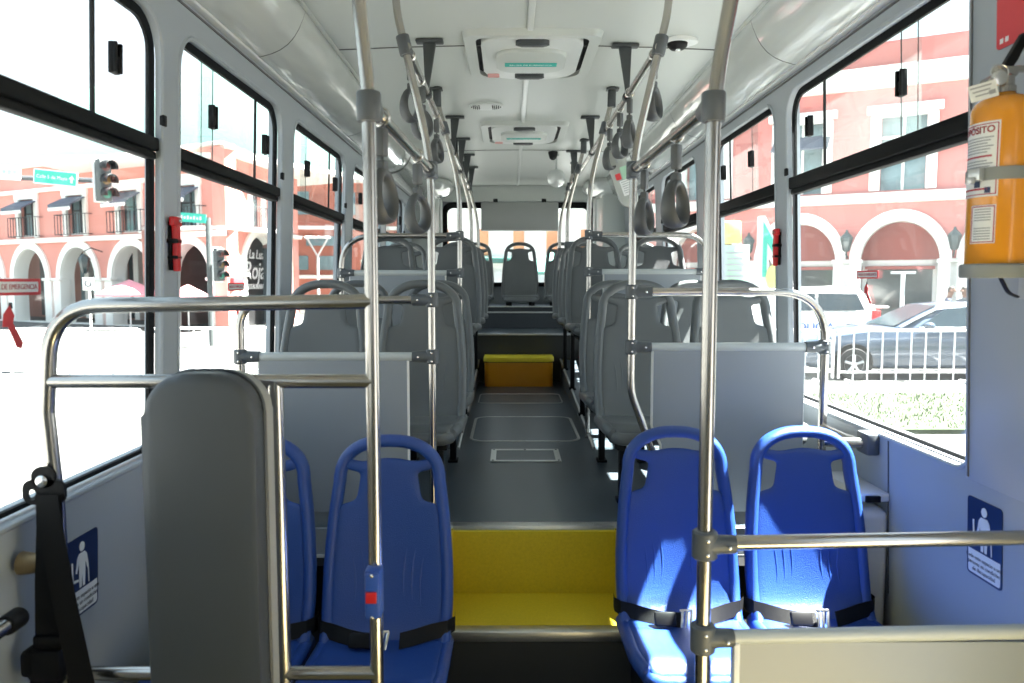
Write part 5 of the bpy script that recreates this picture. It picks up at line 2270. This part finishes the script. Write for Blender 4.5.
# --- two people beyond the car
def person(label, x, y, ang, shirt, lean, pose):
    t = thing('person', label, 'person', (x, y, GZ), ang, None)
    J = [((0, 0, .93), .125), ((0, .01, 1.12), .12), ((0, 0, 1.32), .145), ((0, -.01, 1.44), .075), ((0, -.02, 1.52), .055), ((0, -.03, 1.60), .085), ((0, -.03, 1.70), .090), ((0, -.02, 1.76), .06)]
    E_ = [(0, 1), (1, 2), (2, 3), (3, 4), (4, 5), (5, 6), (6, 7)]
    def chain(start, pts):
        i = start
        for (p, r) in pts:
            J.append((p, r))
            E_.append((i, len(J) - 1))
            i = len(J) - 1
        return i
    ends = []
    for s in (-1, 1):
        chain(0, [((s * .10, 0, .88), .10), ((s * .11, -.02, .50), .065), ((s * .11, .02, .10), .045), ((s * .11, -.02, .05), .045), ((s * .12, -.15, .035), .035)])
        ends.append(chain(2, [((s * .17, 0, 1.40), .065), ((s * .22, -.01 + pose[0], 1.14), .048), ((s * .17, -.22, 1.02 + pose[1]), .038), ((s * .15, -.28, 1.03 + pose[1]), .034)]))
    for e in ends:
        p0 = Vector(J[e][0])
        for k, dx in enumerate((-.030, -.011, .008, .027)):
            chain(e, [((p0.x + dx, p0.y - .05, p0.z), .010), ((p0.x + dx * 1.1, p0.y - .09, p0.z - .012), .009), ((p0.x + dx * 1.1, p0.y - .11, p0.z - .03), .008)])
        chain(e, [((p0.x + .04, p0.y - .01, p0.z + .01), .011), ((p0.x + .06, p0.y - .05, p0.z + .01), .009)])
    me = bpy.data.meshes.new('p')
    me.from_pydata([Vector(p) + Vector((0, -lean * max(0, p[2] - .93), 0)) for (p, r) in J], E_, [])
    o = bpy.data.objects.new('tmp', me)
    COL.objects.link(o)
    md = o.modifiers.new('s', 'SKIN')
    sk = me.skin_vertices[0].data
    for v, (p, r) in zip(sk, J):
        v.radius = (r, r)
    sk[0].use_root = True
    o.modifiers.new('u', 'SUBSURF').levels = 1
    dg = bpy.context.evaluated_depsgraph_get()
    dg.update()
    r = bpy.data.meshes.new_from_object(o.evaluated_get(dg))
    bpy.data.objects.remove(o)
    for m in ('skin', shirt, 'trousers', 'hair'):
        r.materials.append(M[m])
    for f in r.polygons:
        c = f.center
        f.use_smooth = True
        zz = c.z
        if zz < .95:
            f.material_index = 2
        elif zz < 1.46 and not (c.y < -.20 - lean * .1 and abs(c.x) > .08):
            f.material_index = 1
        elif zz > 1.70 or (zz > 1.60 and c.y > -.02 - lean * .7):
            f.material_index = 3
        else:
            f.material_index = 0
    ob = bpy.data.objects.new('body', r)
    COL.objects.link(ob)
    ob.parent = t
    b = MB()
    yh = -.02 - lean * .74
    b.ellipsoid((0, yh - .110, 1.63), (.016, .026, .022), 8, 6)
    for s in (-1, 1):
        b.ellipsoid((s * .092, yh + .0, 1.64), (.016, .028, .034), 8, 6)
    b.build('nose_and_ears', 'skin', t, True)
    b = MB()
    for s in (-1, 1):
        b.ellipsoid((s * .034, yh - .088, 1.665), (.013, .010, .009), 8, 6)
    b.box((0, yh - .090, 1.585), (.045, .012, .010), .004)
    b.build('eyes_and_mouth', 'hair', t, True)
    return t


person('person in a dark blue shirt standing beyond the dark car, looking down', 11.15, 19.6, 1.0, 'shirt_blue', .12, (0, .06))
person('person in a white shirt beside the one in blue, beyond the dark car', 11.75, 19.7, -.9, 'shirt_white', .18, (-.02, .04))


# ================================================================== LIGHT, WORLD, CAMERA
w = bpy.data.worlds.new('World')
SC.world = w
w.use_nodes = True
nt = w.node_tree
bg = nt.nodes['Background']
tc = nt.nodes.new('ShaderNodeTexCoord')
sep = nt.nodes.new('ShaderNodeSeparateXYZ')
nt.links.new(tc.outputs['Generated'], sep.inputs[0])
ramp = nt.nodes.new('ShaderNodeValToRGB')
ramp.color_ramp.elements[0].position = .0
ramp.color_ramp.elements[0].color = (.92, .99, 1, 1)
ramp.color_ramp.elements[1].position = .6
ramp.color_ramp.elements[1].color = (.62, .80, 1, 1)
nt.links.new(sep.outputs['Z'], ramp.inputs[0])
nt.links.new(ramp.outputs[0], bg.inputs['Color'])
bg.inputs['Strength'].default_value = 1.35

sun = bpy.data.lights.new('sun', 'SUN')
sun.energy = 72
sun.angle = .009
sun.color = (1, .96, .90)
so = bpy.data.objects.new('sun', sun)
COL.objects.link(so)
so.location = (20, 0, 40)
so.rotation_euler = Vector((-.437, -.065, -.892)).to_track_quat('-Z', 'Y').to_euler()

cam = bpy.data.cameras.new('camera')
cam.sensor_width = 36
cam.lens = 760 / 1024 * 36
cam.clip_start = .05
cam.clip_end = 900
co = bpy.data.objects.new('camera', cam)
COL.objects.link(co)
co.location = (-.088, 0, .904)
co.rotation_euler = (PI / 2 - math.atan(59.5 / 760), 0, -.0026)
SC.camera = co
cam.dof.use_dof = True
cam.dof.focus_distance = 3.4
cam.dof.aperture_fstop = 4.0

SC.view_settings.view_transform = 'Standard'
SC.view_settings.look = 'None'
SC.view_settings.gamma = 1
SC.view_settings.use_curve_mapping = False
SC.view_settings.exposure = .6
SC.cycles.use_denoising = True
SC.cycles.max_bounces = 12
SC.cycles.diffuse_bounces = 6
SC.cycles.transparent_max_bounces = 24
SC.cycles.sample_clamp_indirect = 6
SC.cycles.caustics_reflective = False
